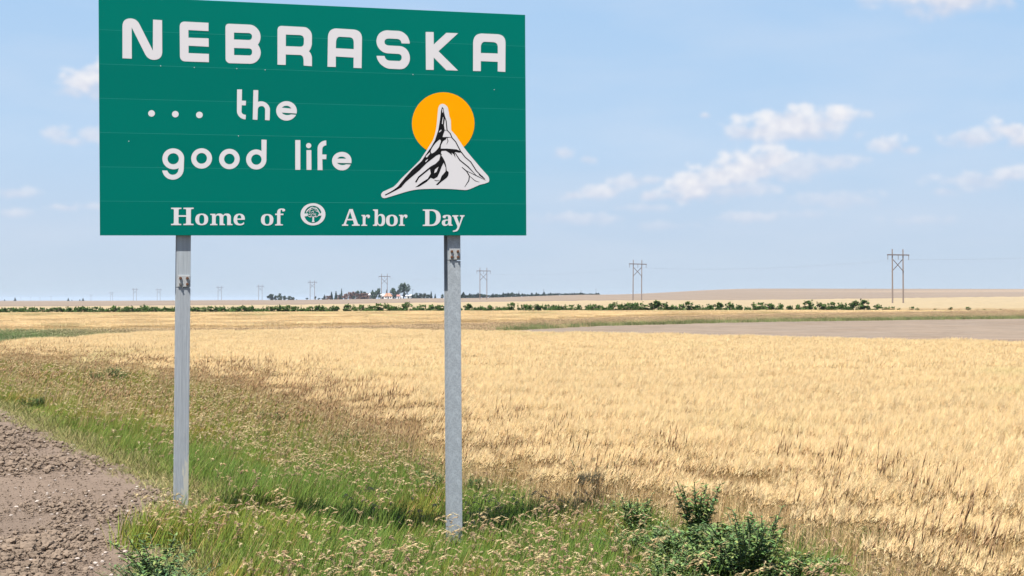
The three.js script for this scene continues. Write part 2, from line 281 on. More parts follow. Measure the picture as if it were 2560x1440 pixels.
  letter('A', Z2, [['M1837 815 L1838 490 Q1842 388 1935 384 L2115 392 Q2208 398 2210 490 L2208 826 L2120 820 L2121 710 L1926 702 L1926 816', 'M1926 608 L1927 530 Q1935 478 1975 479 L2070 484 Q2120 488 2121 540 L2121 614']]);
  for (const [x, y] of [[723, 1297], [994, 1306], [1268, 1315]]) decal('dot', Z1, [ell(x, y, 38, 37)], z0, th, white);
  letter('t', ZT, ['M362 280 L504 280 L500 604 L620 610 L616 745 L498 740 L492 920 Q500 1015 620 1018 L612 1150 Q500 1150 420 1060 Q358 980 360 900']);
  letter('h', ZT, ['M836 298 L978 302 L970 640 Q1020 625 1080 628 Q1190 635 1270 735 Q1318 800 1318 880 L1310 1180 L1178 1172 L1180 870 Q1165 765 1070 765 Q970 770 965 870 L955 1165 L820 1155']);
  letter('e', ZT, [['M2096 983 L2100 900 C2095 745 1965 622 1800 622 C1635 622 1502 740 1500 895 C1500 1060 1635 1188 1800 1188 C1930 1188 2030 1110 2080 1020 L1930 1008 Q1880 1030 1815 1028 Q1720 1025 1660 955', 'M1665 812 Q1720 755 1800 755 Q1890 760 1940 838']]);
  letter('g', ZG, [['M640 530 L632 740 C632 850 545 952 415 952 C310 952 225 880 205 768 L305 770 C330 830 370 855 415 855 C490 855 530 800 532 720 C500 740 460 745 425 745 C300 740 208 650 208 535 C208 415 300 328 420 328 C545 328 640 420 640 530', ell(423, 535, 113, 110)]]);
  letter('o', ZG, [[ell(988, 530, 207, 203), ell(988, 528, 107, 107)]]);
  letter('o', ZG, [[ell(1542, 542, 205, 203), ell(1542, 542, 105, 105)]]);
  letter('d', ZG, [['M2180 155 L2282 160 L2280 560 C2280 665 2190 752 2080 752 C1965 752 1876 660 1876 550 C1876 440 1965 352 2075 352 C2115 352 2150 365 2182 385', ell(2080, 553, 104, 104)]]);
  letter('l', ZL, ['M203 250 L355 250 L357 1140 L208 1140']);
  letter('i', ZL, ['M540 552 L685 552 L690 1142 L545 1140', ell(605, 416, 78, 78)]);
  letter('f', ZL, ['M876 1150 L872 500 C872 380 980 262 1130 262 L1133 408 C1060 408 1015 460 1013 530 L1010 682 L1140 684 L1132 826 L1015 822 L1022 1150']);
  letter('e', ZL, [['M1888 945 L1890 865 C1888 715 1760 605 1605 605 C1440 605 1310 720 1308 875 C1308 1030 1440 1160 1605 1160 C1730 1160 1815 1090 1865 985 L1720 978 Q1680 1005 1600 1000 Q1510 990 1460 935', 'M1465 805 Q1520 745 1595 745 Q1680 750 1730 808']]);
  // serif line, one piece of sheeting to a letter
  const font = await new FontLoader().loadAsync('fonts/droid/droid_serif_bold.typeface.json');
  const ZH = zoom(420, 500, 8), ZA = zoom(840, 500, 2560 / 340);
  for (const [map, ch, x0, x1, y0, y1] of [[ZH, 'H', 68, 515, 150, 497], [ZH, 'o', 550, 805, 268, 500], [ZH, 'm', 845, 1290, 268, 500], [ZH, 'e', 1312, 1535, 272, 505], [ZH, 'o', 1858, 2105, 280, 510], [ZH, 'f', 2140, 2338, 170, 508], [ZA, 'A', 108, 442, 175, 488], [ZA, 'r', 472, 632, 280, 490], [ZA, 'b', 690, 920, 182, 495], [ZA, 'o', 935, 1155, 282, 497], [ZA, 'r', 1178, 1338, 280, 490], [ZA, 'D', 1628, 1965, 185, 495], [ZA, 'a', 1988, 2190, 288, 495], [ZA, 'y', 2185, 2415, 295, 605]]) {
    const shapes = font.generateShapes(ch, 1), g = new THREE.ExtrudeGeometry(shapes, { depth: th, bevelEnabled: false, curveSegments: 6 });
    g.computeBoundingBox(); const { min, max } = g.boundingBox, p = g.attributes.position;
    for (let i = 0; i < p.count; i++) { const [u, v] = map(lerp(x0, x1, (p.getX(i) - min.x) / (max.x - min.x)), lerp(y1, y0, (p.getY(i) - min.y) / (max.y - min.y))); p.setXYZ(i, u, v, p.getZ(i) + z0); }
    g.computeVertexNormals(); part(board, 'letter', g, white, 'white serif letter ' + ch);
  }
  // round tree badge between the words
  const ZE = zoom(700, 480, 12);
  const badge = decal('tree_badge', ZE, [[ell(982, 672, 372, 332), ell(980, 675, 258, 260)]], z0, th, white, 'white ring with a small tree');
  for (const bar of ['M705 652 L830 640 L822 722 L705 738', 'M1130 690 L1255 612 L1255 702 L1130 722']) decal('bar', ZE, [bar], z0 + 0.0002, th, white, null, badge);
  decal('tree', ZE, ['M965 735 L1015 745 L1012 850 L1030 905 L950 905 L966 850', ...[[[785, 618, 800, 580, 835, 540, 915, 482, 960, 450], 30], [[960, 455, 1000, 485, 1080, 488, 1135, 565, 1175, 640, 1170, 690], 28], [[850, 590, 925, 520, 990, 512], 20], [[925, 610, 985, 575, 1005, 600, 985, 632], 18], [[830, 700, 900, 660, 955, 680, 890, 740], 20], [[995, 690, 1060, 680, 1070, 720, 1010, 740], 20], [[1030, 745, 1090, 748, 1135, 725], 22], [[1060, 560, 1110, 590, 1150, 580], 20], [[840, 728, 900, 752, 965, 735], 20], [[870, 560, 900, 600, 860, 640], 16], [[1060, 500, 1050, 540, 1000, 550], 16], [[940, 640, 1000, 660, 1080, 640], 14]].map(([p, w]) => stroke(p, w))], z0 + 0.0003, th, white, null, badge);
  // orange sun and the rock spire in front of it
  const ZK = zoom(930, 210, 4.8);
  decal('sun_disc', ZK, [ell(850, 478, 377, 375)], z0, th, orange, 'orange disc');
  const rock = decal('rock_emblem', ZK, ['M788 300 Q800 245 840 242 Q890 250 908 300 L925 400 Q945 430 942 470 L945 560 L1000 620 L1080 740 L1140 820 L1215 910 L1300 1010 L1390 1110 Q1412 1150 1400 1180 Q1385 1195 1290 1215 L1200 1255 Q1150 1278 1110 1278 L1000 1270 Q800 1255 560 1268 Q480 1275 380 1305 L160 1372 Q110 1380 105 1335 Q108 1300 150 1285 L250 1240 Q300 1200 340 1145 L480 1010 L570 920 L650 800 L720 690 Q755 620 770 500'], z0 + 0.0008, th, white, 'white spire of rock with black line work');
  const lines = [[[868, 398, 884, 448, 896, 560, 935, 600, 955, 650, 1000, 700, 1060, 815, 1115, 885, 1180, 940, 1250, 1050, 1352, 1148], 12], [[862, 560, 902, 560], 10], [[842, 647, 890, 645, 952, 645], 10], [[895, 650, 908, 690, 890, 730], 9], [[995, 835, 1050, 920, 1150, 1000, 1252, 1108], 13], [[1075, 1005, 1130, 1050, 1165, 1110, 1158, 1165, 1108, 1242], 12], [[1135, 1050, 1260, 1112, 1362, 1162], 9], [[1172, 1115, 1235, 1168, 1285, 1183], 8], [[1280, 1090, 1318, 1118, 1352, 1148], 18], [[745, 1158, 772, 1168, 808, 1160], 9], [[850, 300, 858, 360, 872, 405], 9]];
  decal('line_work', ZK, [
    ['M835 278 L852 298 L852 360 L872 405 L866 440 L858 500 L868 560 L850 610 L842 640 L890 652 L880 672 L848 690 L822 740 L820 780 L900 780 L1010 790 L1035 800 L1080 826 L1040 830 L1000 822 L988 830 L998 895 L975 848 L950 830 L958 862 L920 830 L880 806 L830 808 L822 830 L835 860 L800 850 L770 862 L650 955 L560 1045 L470 1120 L400 1180 L345 1245 Q250 1300 155 1342 L150 1330 Q240 1290 310 1230 L390 1130 L480 1030 L590 930 L670 810 L700 770 L750 680 L790 560 L810 440 L822 330', 'M838 302 L850 305 L849 350 L838 345', 'M845 400 L852 405 L845 488 L833 480', 'M826 550 L828 565 L800 588 L798 575', 'M805 672 Q825 672 820 700 L800 760 Q760 820 715 838 Q690 830 705 790 Q740 720 805 672', 'M690 822 L692 840 L655 885 Q640 888 640 870', 'M662 905 L665 915 L640 942 Q632 942 638 925'],
    ['M815 850 Q880 920 888 1010 L892 1045 L915 1060 Q920 1110 880 1140 L820 1185 L785 1218 L762 1215 L810 1165 L830 1110 L878 1055 L880 1010 L855 950 L830 1000 L808 1060 L780 1120 L735 1145 L700 1130 L650 1180 L560 1235 L515 1243 L600 1180 L665 1140 L700 1080 L690 1025 L560 1130 L530 1185 L510 1183 L550 1115 L690 1000 L760 960 L800 920 L812 880', 'M795 995 L770 1060 L740 1075 L750 1030'],
    ...lines.map(([p, w]) => stroke(p, w))], z0 + 0.0016, th, black, null, rock);

  // two steel I-beam posts with a saw cut and a bolted fuse plate below the board
  const inSign = (v) => v.clone().sub(sign.position);
  const boardM = new THREE.Matrix4().makeRotationFromEuler(signEuler), bn = new THREE.Vector3(0, 0, 1).applyMatrix4(boardM), bp = new THREE.Vector3(SIGN.x, SIGN.y, SIGN.z).addScaledVector(bn, -SIGN.t - 0.004);
  const hit = (px, py) => { const r = ray(px, py), t = bp.clone().sub(camera.position).dot(bn) / r.dot(bn); return r.multiplyScalar(t).add(camera.position); };
  const yawV = new THREE.Vector3(Math.sin(SIGN.yaw), 0, Math.cos(SIGN.yaw));
  const mud = dataTexture(256, 1024, (u, v) => {            // zinc spangle, pale dried mud splashed up one side of the foot
    const k = 0.5 + 0.2 * tileN(u * 0.5, v * 2, 40, 2) + 0.18 * tileN(u, v * 2, 12, 6) + 0.12 * (rnd() - 0.5), streak = 0.05 * n3(u * 14, v * 2.2, 4);
    let c = 0.60 + 0.16 * (k - 0.5) + streak; let col = [c * 0.955, c * 0.985, c * 1.015];
    const m = smoothstep(fbm(u * 9, v * 46, 3, 4) + 0.4 * smoothstep(u, 0.38, 0.75) + 0.8 * smoothstep(0.25 - v, -0.06, 0.08) - 0.95, 0, 0.16);
    return [lerp(col[0], 0.70, m * 0.75), lerp(col[1], 0.68, m * 0.75), lerp(col[2], 0.62, m * 0.75)];
  }, true);
  const steelMud = new THREE.MeshStandardMaterial({ map: mud, roughness: 0.55, metalness: 0.35 });
  const steel = new THREE.MeshStandardMaterial({ map: spangle, color: lin(0.92, 0.96, 1), roughness: 0.55, metalness: 0.35 });
  const plateM = new THREE.MeshStandardMaterial({ map: spangle, color: lin(1.0, 0.98, 0.96), roughness: 0.6, metalness: 0.3 });
  const rust = std(0.10, 0.042, 0.02, 0.85), dullBolt = std(0.13, 0.125, 0.12, 0.6, { metalness: 0.4 });
  for (const [pxT, pxB, yCut, muddy, bolts] of [[459.5, 453.2, 718, true, [rust, rust, dullBolt, rust]], [1135, 1139.5, 650, false, [rust, rust, rust, rust]]]) {
    const top = hit(pxT, 590), low = hit(pxB, 1250), dir = top.clone().sub(low).normalize();
    const tGround = (top.y - (ground(low.x, low.z) - 0.5)) / dir.y, foot = top.clone().addScaledVector(dir, -tGround);
    const up = (SIGN.y + SIGN.h - 0.08 - top.y) / dir.y, total = tGround + up;
    const post = new THREE.Group(); post.name = 'post'; sign.add(post); post.position.copy(inSign(foot));
    const zv = yawV.clone().addScaledVector(dir, -yawV.dot(dir)).normalize(), xv = new THREE.Vector3().crossVectors(dir, zv);
    post.quaternion.setFromRotationMatrix(new THREE.Matrix4().makeBasis(xv, dir, zv));
    const bf = 0.127, tf = 0.0095, dep = 0.155;
    const uvm = (g, w, h, y0) => { const p = g.attributes.position, n = g.attributes.normal, uv = g.attributes.uv; for (let i = 0; i < p.count; i++) uv.setXY(i, muddy ? p.getX(i) / bf + 0.5 : p.getX(i) / 0.4, muddy ? p.getY(i) / total : p.getY(i) / 0.4); return g; };
    const yc = hit(pxT, yCut).sub(foot).dot(dir);
    const flange = (y0, y1, z) => { const g = new RoundedBoxGeometry(bf, y1 - y0, tf, 2, 0.0025); g.translate(0, (y0 + y1) / 2, z); return uvm(g); };
    part(post, 'front_flange', flange(0, yc - 0.007, -tf / 2), muddy ? steelMud : steel);
    part(post, 'front_flange', flange(yc, total, -tf / 2), steel);
    part(post, 'rear_flange', flange(0, total, -dep + tf / 2), steel);
    const web = new THREE.BoxGeometry(0.007, total, dep - 2 * tf - 0.002); web.translate(0, total / 2, -dep / 2); part(post, 'web', uvm(web), steel);
    const plate = part(post, 'fuse_plate', new RoundedBoxGeometry(0.106, 0.104, 0.011, 2, 0.002), plateM, 'bolted steel plate across the saw cut'); plate.position.set(0.004, yc + 0.056, 0.0065);
    const bg = mergeGeometries([new THREE.CylinderGeometry(0.0135, 0.0135, 0.013, 6).rotateX(Math.PI / 2).toNonIndexed(), new THREE.CylinderGeometry(0.0075, 0.0075, 0.012, 8).rotateX(Math.PI / 2).translate(0, 0, 0.011).toNonIndexed()]);
    [[-0.03, 0.026], [0.03, 0.026], [-0.03, -0.028], [0.03, -0.028]].forEach(([x, y], i) => { const b = part(plate, 'bolt', bg, bolts[i], bolts[i] === rust ? 'rusty bolt' : 'grey bolt'); b.position.set(x, y, 0.012); });
  }
}

// ------------------------------------------------------------------ power line
const poleWood = std(0.175, 0.135, 0.112, 0.95), armWood = std(0.11, 0.085, 0.075, 0.95), glassy = std(0.2, 0.21, 0.23, 0.4);
const frames = [];
{
  const LINE_TURN = 0.39, HT = 17;
  const proto = thing('power_pylon', '', 'pylon', 'wooden H-frame pylons of the power line'); scene.remove(proto);
  for (const s of [-1, 1]) { const g = new THREE.CylinderGeometry(0.16, 0.24, HT + 1, 8); g.translate(s * 1.98, (HT - 1) / 2, 0); part(proto, 'pole', g, poleWood); }
  const arm = new THREE.BoxGeometry(8.1, 0.34, 0.22); arm.translate(0, HT - 1.75, 0.3); part(proto, 'crossarm', arm, armWood);
  for (const s of [-1, 1]) { const l = Math.hypot(3.96, 3.7), g = new THREE.BoxGeometry(l, 0.2, 0.12); g.rotateZ(s * Math.atan2(3.7, 3.96)); g.translate(0, HT - 5.0, s < 0 ? 0.32 : -0.32); part(proto, 'brace', g, armWood); }
  for (const x of [-3.85, 0, 3.85]) { const g = new THREE.CylinderGeometry(0.13, 0.13, 1.3, 8); g.translate(x, HT - 2.55, 0.3); part(proto, 'insulator', g, glassy); }
  taken.power_pylon = -1;
  const desc = ['H-frame wooden pylon standing in the wheat beyond the last shrubs', 'H-frame wooden pylon at the lower edge of the bare hill', 'H-frame wooden pylon in front of the dark windbreak trees', 'H-frame wooden pylon rising behind the farmhouse roof', 'H-frame wooden pylon between the isolated clump and the row of dark conifers', 'H-frame wooden pylon next to the isolated clump of thin trees'];
  [[2244.5, 432], [1593, 587], [1208.5, 757], [961, 940], [781, 1230], [651, 1560], [549.5, 1680], [397, 1980], [337.5, 1900], [279, 2650], [228, 3700], [128, 5200], [100, 5800], [77, 6200], [52, 6600], [4, 6800]].forEach(([px, d], i) => {
    const p = atDepth(px, d), o = proto.clone(); o.name = numbered('power_pylon'); scene.add(o); o.position.copy(p); o.rotation.y = LINE_TURN * (i < 7 ? 1 : 0.7);
    o.userData = { ...proto.userData, label: desc[i] ?? 'tiny distant H-frame pylon on the flat skyline' };
    if (i === 1) o.rotation.z = -0.012; o.updateMatrixWorld(true); frames.push(o);
  });
  const wireM = std(0.16, 0.16, 0.17, 0.6);
  const ends = (o) => [-3.85, 0, 3.85].map((x) => o.localToWorld(new THREE.Vector3(x, HT - 3.2, 0.3)));
  const before = frames[0].clone(); before.position.add(new THREE.Vector3(66, 1.2, 158)); before.updateMatrixWorld(true);
  [[before, frames[0]], [frames[0], frames[1]], [frames[1], frames[2]], [frames[2], frames[3]]].forEach(([p, q], k) => ends(p).forEach((a, j) => {
    const b = ends(q)[j], mid = a.clone().lerp(b, 0.5); mid.y -= 3.2; const c = new THREE.QuadraticBezierCurve3(a, mid, b);
    const m = new THREE.Mesh(new THREE.TubeGeometry(c, 24, 0.006, 4), wireM); m.name = numbered('power_wire'); scene.add(m); tag(m, 'thin wire sagging between the H-frame pylons', 'wire', 'wires of the power line');
  }));
  // single poles along the skyline
  const sp = thing('utility_pole', '', 'utility pole', 'single poles along the skyline'); scene.remove(sp); taken.utility_pole = -1;
  { const g = new THREE.CylinderGeometry(0.12, 0.17, 9, 6); g.translate(0, 4.0, 0); part(sp, 'pole', g, armWood); const a = new THREE.BoxGeometry(2.2, 0.16, 0.14); a.translate(0, 7.8, 0.18); part(sp, 'crossarm', a, armWood); }
  [[1032, 1300], [1297, 1750], [1359, 1600], [1453, 1850], [1490, 1650], [1881, 2350], [2025, 2450], [2163, 1950], [2299, 2050], [2427, 2050], [2533, 2350]].forEach(([px, d]) => { const o = sp.clone(); o.name = numbered('utility_pole'); scene.add(o); o.position.copy(atDepth(px, d)); if (px > 1600) o.position.y = farHeight(px, 1300) - 2 + (d - 1300) * 0.0012; o.userData = { ...sp.userData, label: px > 1600 ? 'thin utility pole poking over the crest of the bare hill' : 'thin utility pole rising out of the windbreak trees' }; });
}

// ------------------------------------------------------------------ shrubs and trees
const leafM = new THREE.MeshPhysicalMaterial({ vertexColors: true, roughness: 0.75, specularIntensity: 0.35, side: THREE.DoubleSide });
const barkM = std(0.09, 0.07, 0.055, 0.95);
function leafCloud(b, n, place, size, color, jitter = 0.3) {       // leaf faces spread through a crown
  for (let i = 0; i < n; i++) {
    const [x, y, z] = place(), s = size * rr(0.6, 1.3), q = new THREE.Quaternion().setFromEuler(new THREE.Euler(rr(-1.1, 1.1), rr(0, 6.28), rr(-1.1, 1.1))), c = shade(color, rr(1 - jitter, 1 + jitter), 0.12);
    const P = (u, v) => { const w = new THREE.Vector3(u * s, 0, v * s).applyQuaternion(q); return b.v(x + w.x, y + w.y, z + w.z, c); };
    const a = P(-0.5, 0), e = P(0, 0.32), f = P(0.55, 0), h = P(0, -0.32); b.quad(a, e, f, h);
  }
}
function lumps(k, rx, ry, y0, y1) { const L = []; for (let i = 0; i < k; i++) { const a = rr(0, 6.28), r = Math.sqrt(rnd()) * rx, y = rr(y0, y1), t = (y - y0) / (y1 - y0), w = Math.sin(Math.PI * (0.16 + 0.74 * t)); L.push([Math.cos(a) * r * w, y, Math.sin(a) * r * w, ry * rr(0.6, 1.1)]); } return () => { const l = pick(L), d = new THREE.Vector3(rr(-1, 1), rr(-1, 1), rr(-1, 1)).normalize().multiplyScalar(l[3] * Math.cbrt(rr(0.2, 1))); return [l[0] + d.x, Math.max(0.02, l[1] + d.y * 0.8), l[2] + d.z]; }; }
{
  const protos = [];
  for (let v = 0; v < 8; v++) {
    const b = new Builder(), tall = v >= 5, W = rr(0.55, 0.8), Ht = tall ? rr(1.5, 1.75) : rr(1.0, 1.35);
    leafCloud(b, 520, lumps(11, W, 0.3, 0.15, Ht), 0.24, [0.065, 0.115, 0.026], 0.35);
    for (let k = 0; k < 6; k++) { const a = rr(0, 6.28), r = rr(0.1, W * 0.8), x = Math.cos(a) * r, z = Math.sin(a) * r, top = Ht + rr(0.05, 0.32); leafCloud(b, 16, () => [x + rr(-0.06, 0.06), rr(Ht * 0.6, top), z + rr(-0.06, 0.06)], 0.2, [0.066, 0.115, 0.024], 0.3); }
    const o = new THREE.Group(); part(o, 'foliage', b.geometry(), leafM);
    const st = []; for (let k = 0; k < 5; k++) { const a = rr(0, 6.28), g = new THREE.CylinderGeometry(0.012, 0.022, 1, 5); g.translate(0, 0.5, 0); g.rotateZ(rr(0.1, 0.5)); g.rotateY(a); st.push(g); } part(o, 'stem', mergeGeometries(st), barkM);
    protos.push(o);
  }
  const G = 'shrubs in the row beyond the wheat';
  const place = (px, k, sc) => { const o = protos[k].clone(), p = atDepth(px, rr(200, 204)); o.name = numbered('shrub'); scene.add(o); o.position.copy(p); o.position.y -= 0.05; o.rotation.y = rr(0, 6.28); o.scale.set(sc * rr(1.1, 1.35), sc * (k >= 5 ? 0.78 : 0.95) * rr(0.92, 1.08), sc * 1.2); tag(o, px < 862 ? 'leafy green shrub in the dense unbroken stretch of the hedgerow' : px > 2290 ? 'sparse low shrub at the thin end of the hedgerow' : 'leafy green shrub in the gappy stretch of the hedgerow', 'shrub', G); };
  for (let x = -260; x < 852; x += rr(8.5, 13)) place(x, Math.floor(rr(0, 6.2)), rr(0.74, 0.98));
  for (const [x, t, s] of [[872, 0, 1], [888, 1, 0.75], [905, 2, 0.9], [922, 3, 0.95], [937, 5, 0.85], [951, 5, 1], [972, 1, 0.9], [988, 0, 0.85], [1002, 3, 0.7], [1018, 6, 1.05], [1040, 4, 0.85], [1056, 5, 0.95], [1077, 2, 0.9], [1093, 1, 0.8], [1106, 5, 0.9], [1120, 3, 0.9], [1171, 6, 0.95], [1187, 0, 0.65], [1203, 1, 0.75], [1223, 2, 0.9], [1241, 3, 0.75], [1262, 4, 0.75], [1280, 5, 1.05], [1308, 0, 1.0], [1326, 1, 0.8], [1343, 6, 0.95], [1365, 2, 0.95], [1388, 4, 1.0], [1405, 0, 0.7], [1424, 5, 0.9], [1444, 3, 0.85], [1470, 1, 0.85], [1484, 2, 0.95], [1496, 0, 0.9], [1513, 4, 0.8], [1535, 6, 1], [1553, 1, 0.95], [1570, 7, 1], [1582, 2, 1], [1597, 0, 1.05], [1618, 5, 0.9], [1640, 6, 1.15], [1661, 7, 1.05], [1682, 1, 0.75], [1703, 2, 0.95], [1720, 5, 1.1], [1746, 0, 0.9], [1770, 3, 0.95], [1797, 6, 1.0], [1822, 1, 1.0], [1845, 2, 0.85], [1868, 4, 0.7], [1896, 5, 1.05], [1920, 0, 1.05], [1948, 3, 0.95], [1974, 1, 0.75], [1996, 2, 0.85], [2022, 7, 1.2], [2051, 6, 1.05], [2080, 5, 1.1], [2106, 4, 1.1], [2135, 6, 1.15], [2158, 7, 1.2], [2192, 1, 0.85], [2210, 0, 0.65], [2229, 5, 0.6], [2248, 3, 0.5], [2281, 5, 0.62], [2292, 1, 0.5], [2338, 2, 0.42], [2376, 6, 0.55], [2419, 5, 0.6], [2460, 3, 0.4], [2500, 1, 0.4], [2590, 4, 0.7], [2660, 2, 0.8]]) place(x, t, s * 1.08);
  for (let x = 868; x < 2185; x += rr(15, 24)) place(x, Math.floor(rr(0, 5)), rr(0.6, 0.8));
}
{
  // farmstead and windbreak on the skyline, about 1.3 km off
  const D = 1285, M = D / F;                                  // metres to a photo pixel there
  const kinds = {
    round: (W, Ht) => { const b = new Builder(); leafCloud(b, 620, lumps(16, W * 0.36, Math.min(W, Ht) * 0.2, Ht * 0.12, Ht * 0.84), Math.max(0.5, W * 0.15), [0.03, 0.052, 0.022], 0.3); return b; },
    conifer: (W, Ht) => { const b = new Builder(); leafCloud(b, 420, () => { const t = Math.pow(rnd(), 1.5), a = rr(0, 6.28), r = W * 0.5 * (1 - t * 0.95) * Math.sqrt(rnd()) * rr(0.75, 1.1); return [Math.cos(a) * r, Ht * (0.06 + 0.93 * t), Math.sin(a) * r]; }, Math.max(0.4, W * 0.22), [0.022, 0.035, 0.02], 0.3); return b; },
    thin: (W, Ht) => { const b = new Builder(); leafCloud(b, 420, lumps(18, W * 0.34, W * 0.19, Ht * 0.06, Ht * 0.86), Math.max(0.45, W * 0.18), [0.045, 0.06, 0.034], 0.3); return b; },
    brown: (W, Ht) => { const b = new Builder(); leafCloud(b, 460, lumps(12, W * 0.42, Ht * 0.22, Ht * 0.04, Ht * 0.82), Math.max(0.45, W * 0.18), [0.15, 0.08, 0.055], 0.25); return b; },
  };
  const cache = {};
  function tree(kind, px, wpx, hpx, label, group, d = D) {
    if (kind === 'brown') { wpx *= 1.2; hpx *= 1.3; } else if (kind === 'round' && hpx > 12) { wpx *= 1.25; hpx *= 1.15; } else if (kind === 'thin') { wpx *= 1.35; hpx *= 1.05; }
    const W = wpx * d / F, Ht = hpx * d / F, v = kind + Math.floor(rnd() * 3), key = v;
    if (!cache[key]) { const g0 = kinds[kind](6, 6).geometry(); const tg = new THREE.CylinderGeometry(0.1, 0.22, 4, 6); tg.translate(0, 2, 0); cache[key] = [g0, tg]; }
    const o = thing(kind === 'conifer' ? 'conifer_tree' : kind === 'brown' ? 'dry_tree' : 'leafy_tree', label, 'tree', group);
    part(o, 'crown', cache[key][0], leafM); part(o, 'trunk', cache[key][1], barkM);
    o.position.copy(atDepth(px, d)); o.position.y -= 0.25; o.scale.set(W / 6 * (kind === 'round' ? 1.08 : 1.3), Ht / 6 * (kind === 'round' ? 1.2 : 1.3), W / 6 * (kind === 'round' ? 1.08 : 1.3)); o.rotation.y = rr(0, 6.28);
  }
  const gClump = 'isolated clump of thin trees';
  for (const [x, w, h] of [[678, 13, 14], [690, 8, 11], [700, 10, 13], [712, 8, 9], [724, 12, 8], [733, 6, 6]]) tree('thin', x, w, h, 'thin grey-green tree in the isolated clump on the skyline', gClump);
  tree('round', 742, 4, 2, 'tiny bush alone on the skyline beside the isolated clump', null);
  const gScrub = 'low trees before the reddish brush';
  for (const [x, w, h] of [[768, 8, 5], [789, 7, 8], [797, 8, 5], [806, 8, 4]]) tree('round', x, w, h, 'low dark bush on the skyline below the thin pylon', gScrub);
  for (const [x, w, h] of [[811, 6, 10], [829, 8, 15], [840, 8, 16], [850, 8, 11], [854, 6, 20]]) tree('conifer', x, w, h, 'dark conifer in the short row beside the reddish brush', gScrub);
  for (const [x, w, h] of [[818, 9, 7], [826, 8, 7], [845, 8, 8]]) tree('brown', x, w, h, 'small reddish bush between the dark conifers', gScrub);
  for (const [x, w, h] of [[866, 12, 9], [875, 12, 11], [885, 12, 12], [894, 12, 10], [903, 12, 11], [912, 13, 11], [918, 9, 9]]) tree('brown', x, w, h, 'reddish brown dry tree in the brush beside the white shed', 'reddish brush beside the shed');
  tree('round', 884, 9, 7, 'green bush standing in front of the reddish brush', null, D - 10);
  for (const [x, w, h] of [[895, 12, 17], [903, 9, 16], [911, 10, 17]]) tree('thin', x, w, h, 'dark tree top showing above the reddish brush', 'tree tops above the brush', D + 14);
  for (const [x, w, h] of [[932, 10, 18], [939, 9, 17], [947, 11, 21], [952, 8, 13]]) tree('round', x, w, h, 'dark tree between the white shed and the farmhouse', 'trees between shed and house');
  tree('conifer', 967, 8, 17, 'dark pointed tree behind the orange farmhouse roof', null, D + 18);
  tree('round', 983, 20, 22, 'dense dark tree directly beside the farmhouse', null, D + 6);
  tree('round', 1009, 28, 30, 'biggest round green tree of the farmstead', null, D + 4);
  tree('thin', 996, 10, 20, 'slender tree leaning on the biggest round tree', null, D + 16);
  for (const [x, w, h] of [[1031, 10, 9], [1041, 12, 11], [1051, 12, 10], [1061, 12, 10], [1071, 12, 9]]) tree('thin', x, w, h, 'low bushy tree in the hedge beyond the biggest round tree', 'hedge beyond the biggest tree');
  tree('conifer', 1078, 6, 13, 'pointed conifer at the far end of the hedge beyond the biggest tree', null);
  tree('conifer', 1088, 5, 9, 'small lone conifer standing free in a gap of the hedge', null);
  for (const [x, w, h] of [[1106, 10, 10], [1116, 10, 9]]) tree('round', x, w, h, 'dark low tree at the start of the windbreak', 'start of the windbreak');
  for (let x = 1126; x < 1500; x += rr(4.2, 6.5)) { const h = lerp(10, 3.4, clamp((x - 1150) / 330, 0, 1)) * rr(0.75, 1.2) * (rnd() < 0.1 ? 1.35 : 1); tree(rnd() < 0.45 ? 'conifer' : 'round', x, Math.max(9, h * 1.3), h, rnd() < 2 ? 'small dark tree in the long windbreak climbing the hill' : '', 'windbreak trees'); }
  for (const [x, d, h] of [[12, 3000, 4], [38, 2600, 7], [171, 2200, 6], [200, 2400, 4], [208, 2100, 6], [180, 2500, 3]]) tree('conifer', x, h * 0.8, h, 'tiny lone tree on the flat skyline', 'lone trees on the flat skyline', d);

  // buildings
  const wallW = std(0.62, 0.62, 0.60, 0.8), roofO = std(0.33, 0.15, 0.085, 0.85), roofW = std(0.7, 0.7, 0.7, 0.5), roofR = std(0.28, 0.13, 0.10, 0.85), glass = std(0.02, 0.025, 0.03, 0.15), wallG = std(0.45, 0.47, 0.46, 0.8);
  function building(name, label, px, d, w, h, dep, roofH, wallMat, roofMat, windows, turn = 0.1, hip = 0) {
    const o = thing(name, label, 'building'); o.position.copy(atDepth(px, d)); o.position.y -= 0.2; o.rotation.y = turn;
    const wg = new THREE.BoxGeometry(w, h, dep); wg.translate(0, h / 2, 0); part(o, 'wall', wg, wallMat);
    const b = new Builder(), e = 0.35, W2 = w / 2 + e, D2 = dep / 2 + e, c = [1, 1, 1], y0 = h - 0.1, r = W2 - hip;
    const v = [[-W2, y0, D2], [W2, y0, D2], [W2, y0, -D2], [-W2, y0, -D2], [-r, h + roofH, 0], [r, h + roofH, 0]].map((p) => b.v(...p, c));
    b.quad(v[0], v[1], v[5], v[4]); b.quad(v[2], v[3], v[4], v[5]); b.tri(v[1], v[2], v[5]); b.tri(v[3], v[0], v[4]); b.quad(v[0], v[3], v[2], v[1]);
    part(o, 'roof', b.geometry().toNonIndexed(), roofMat).geometry.computeVertexNormals();
    for (const [x, y, ww, hh] of windows) { const g = new THREE.BoxGeometry(ww, hh, 0.12); g.translate(x, y, dep / 2 + 0.05); part(o, hh > 1.7 ? 'door' : 'window', g, glass); }
    return o;
  }
  building('machine_shed', 'long white metal shed rising behind the reddish brush', 922, D + 8, 8.2, 3.7, 12, 1.3, wallW, roofW, [[1.5, 1.6, 2.6, 3.1]], -0.5);
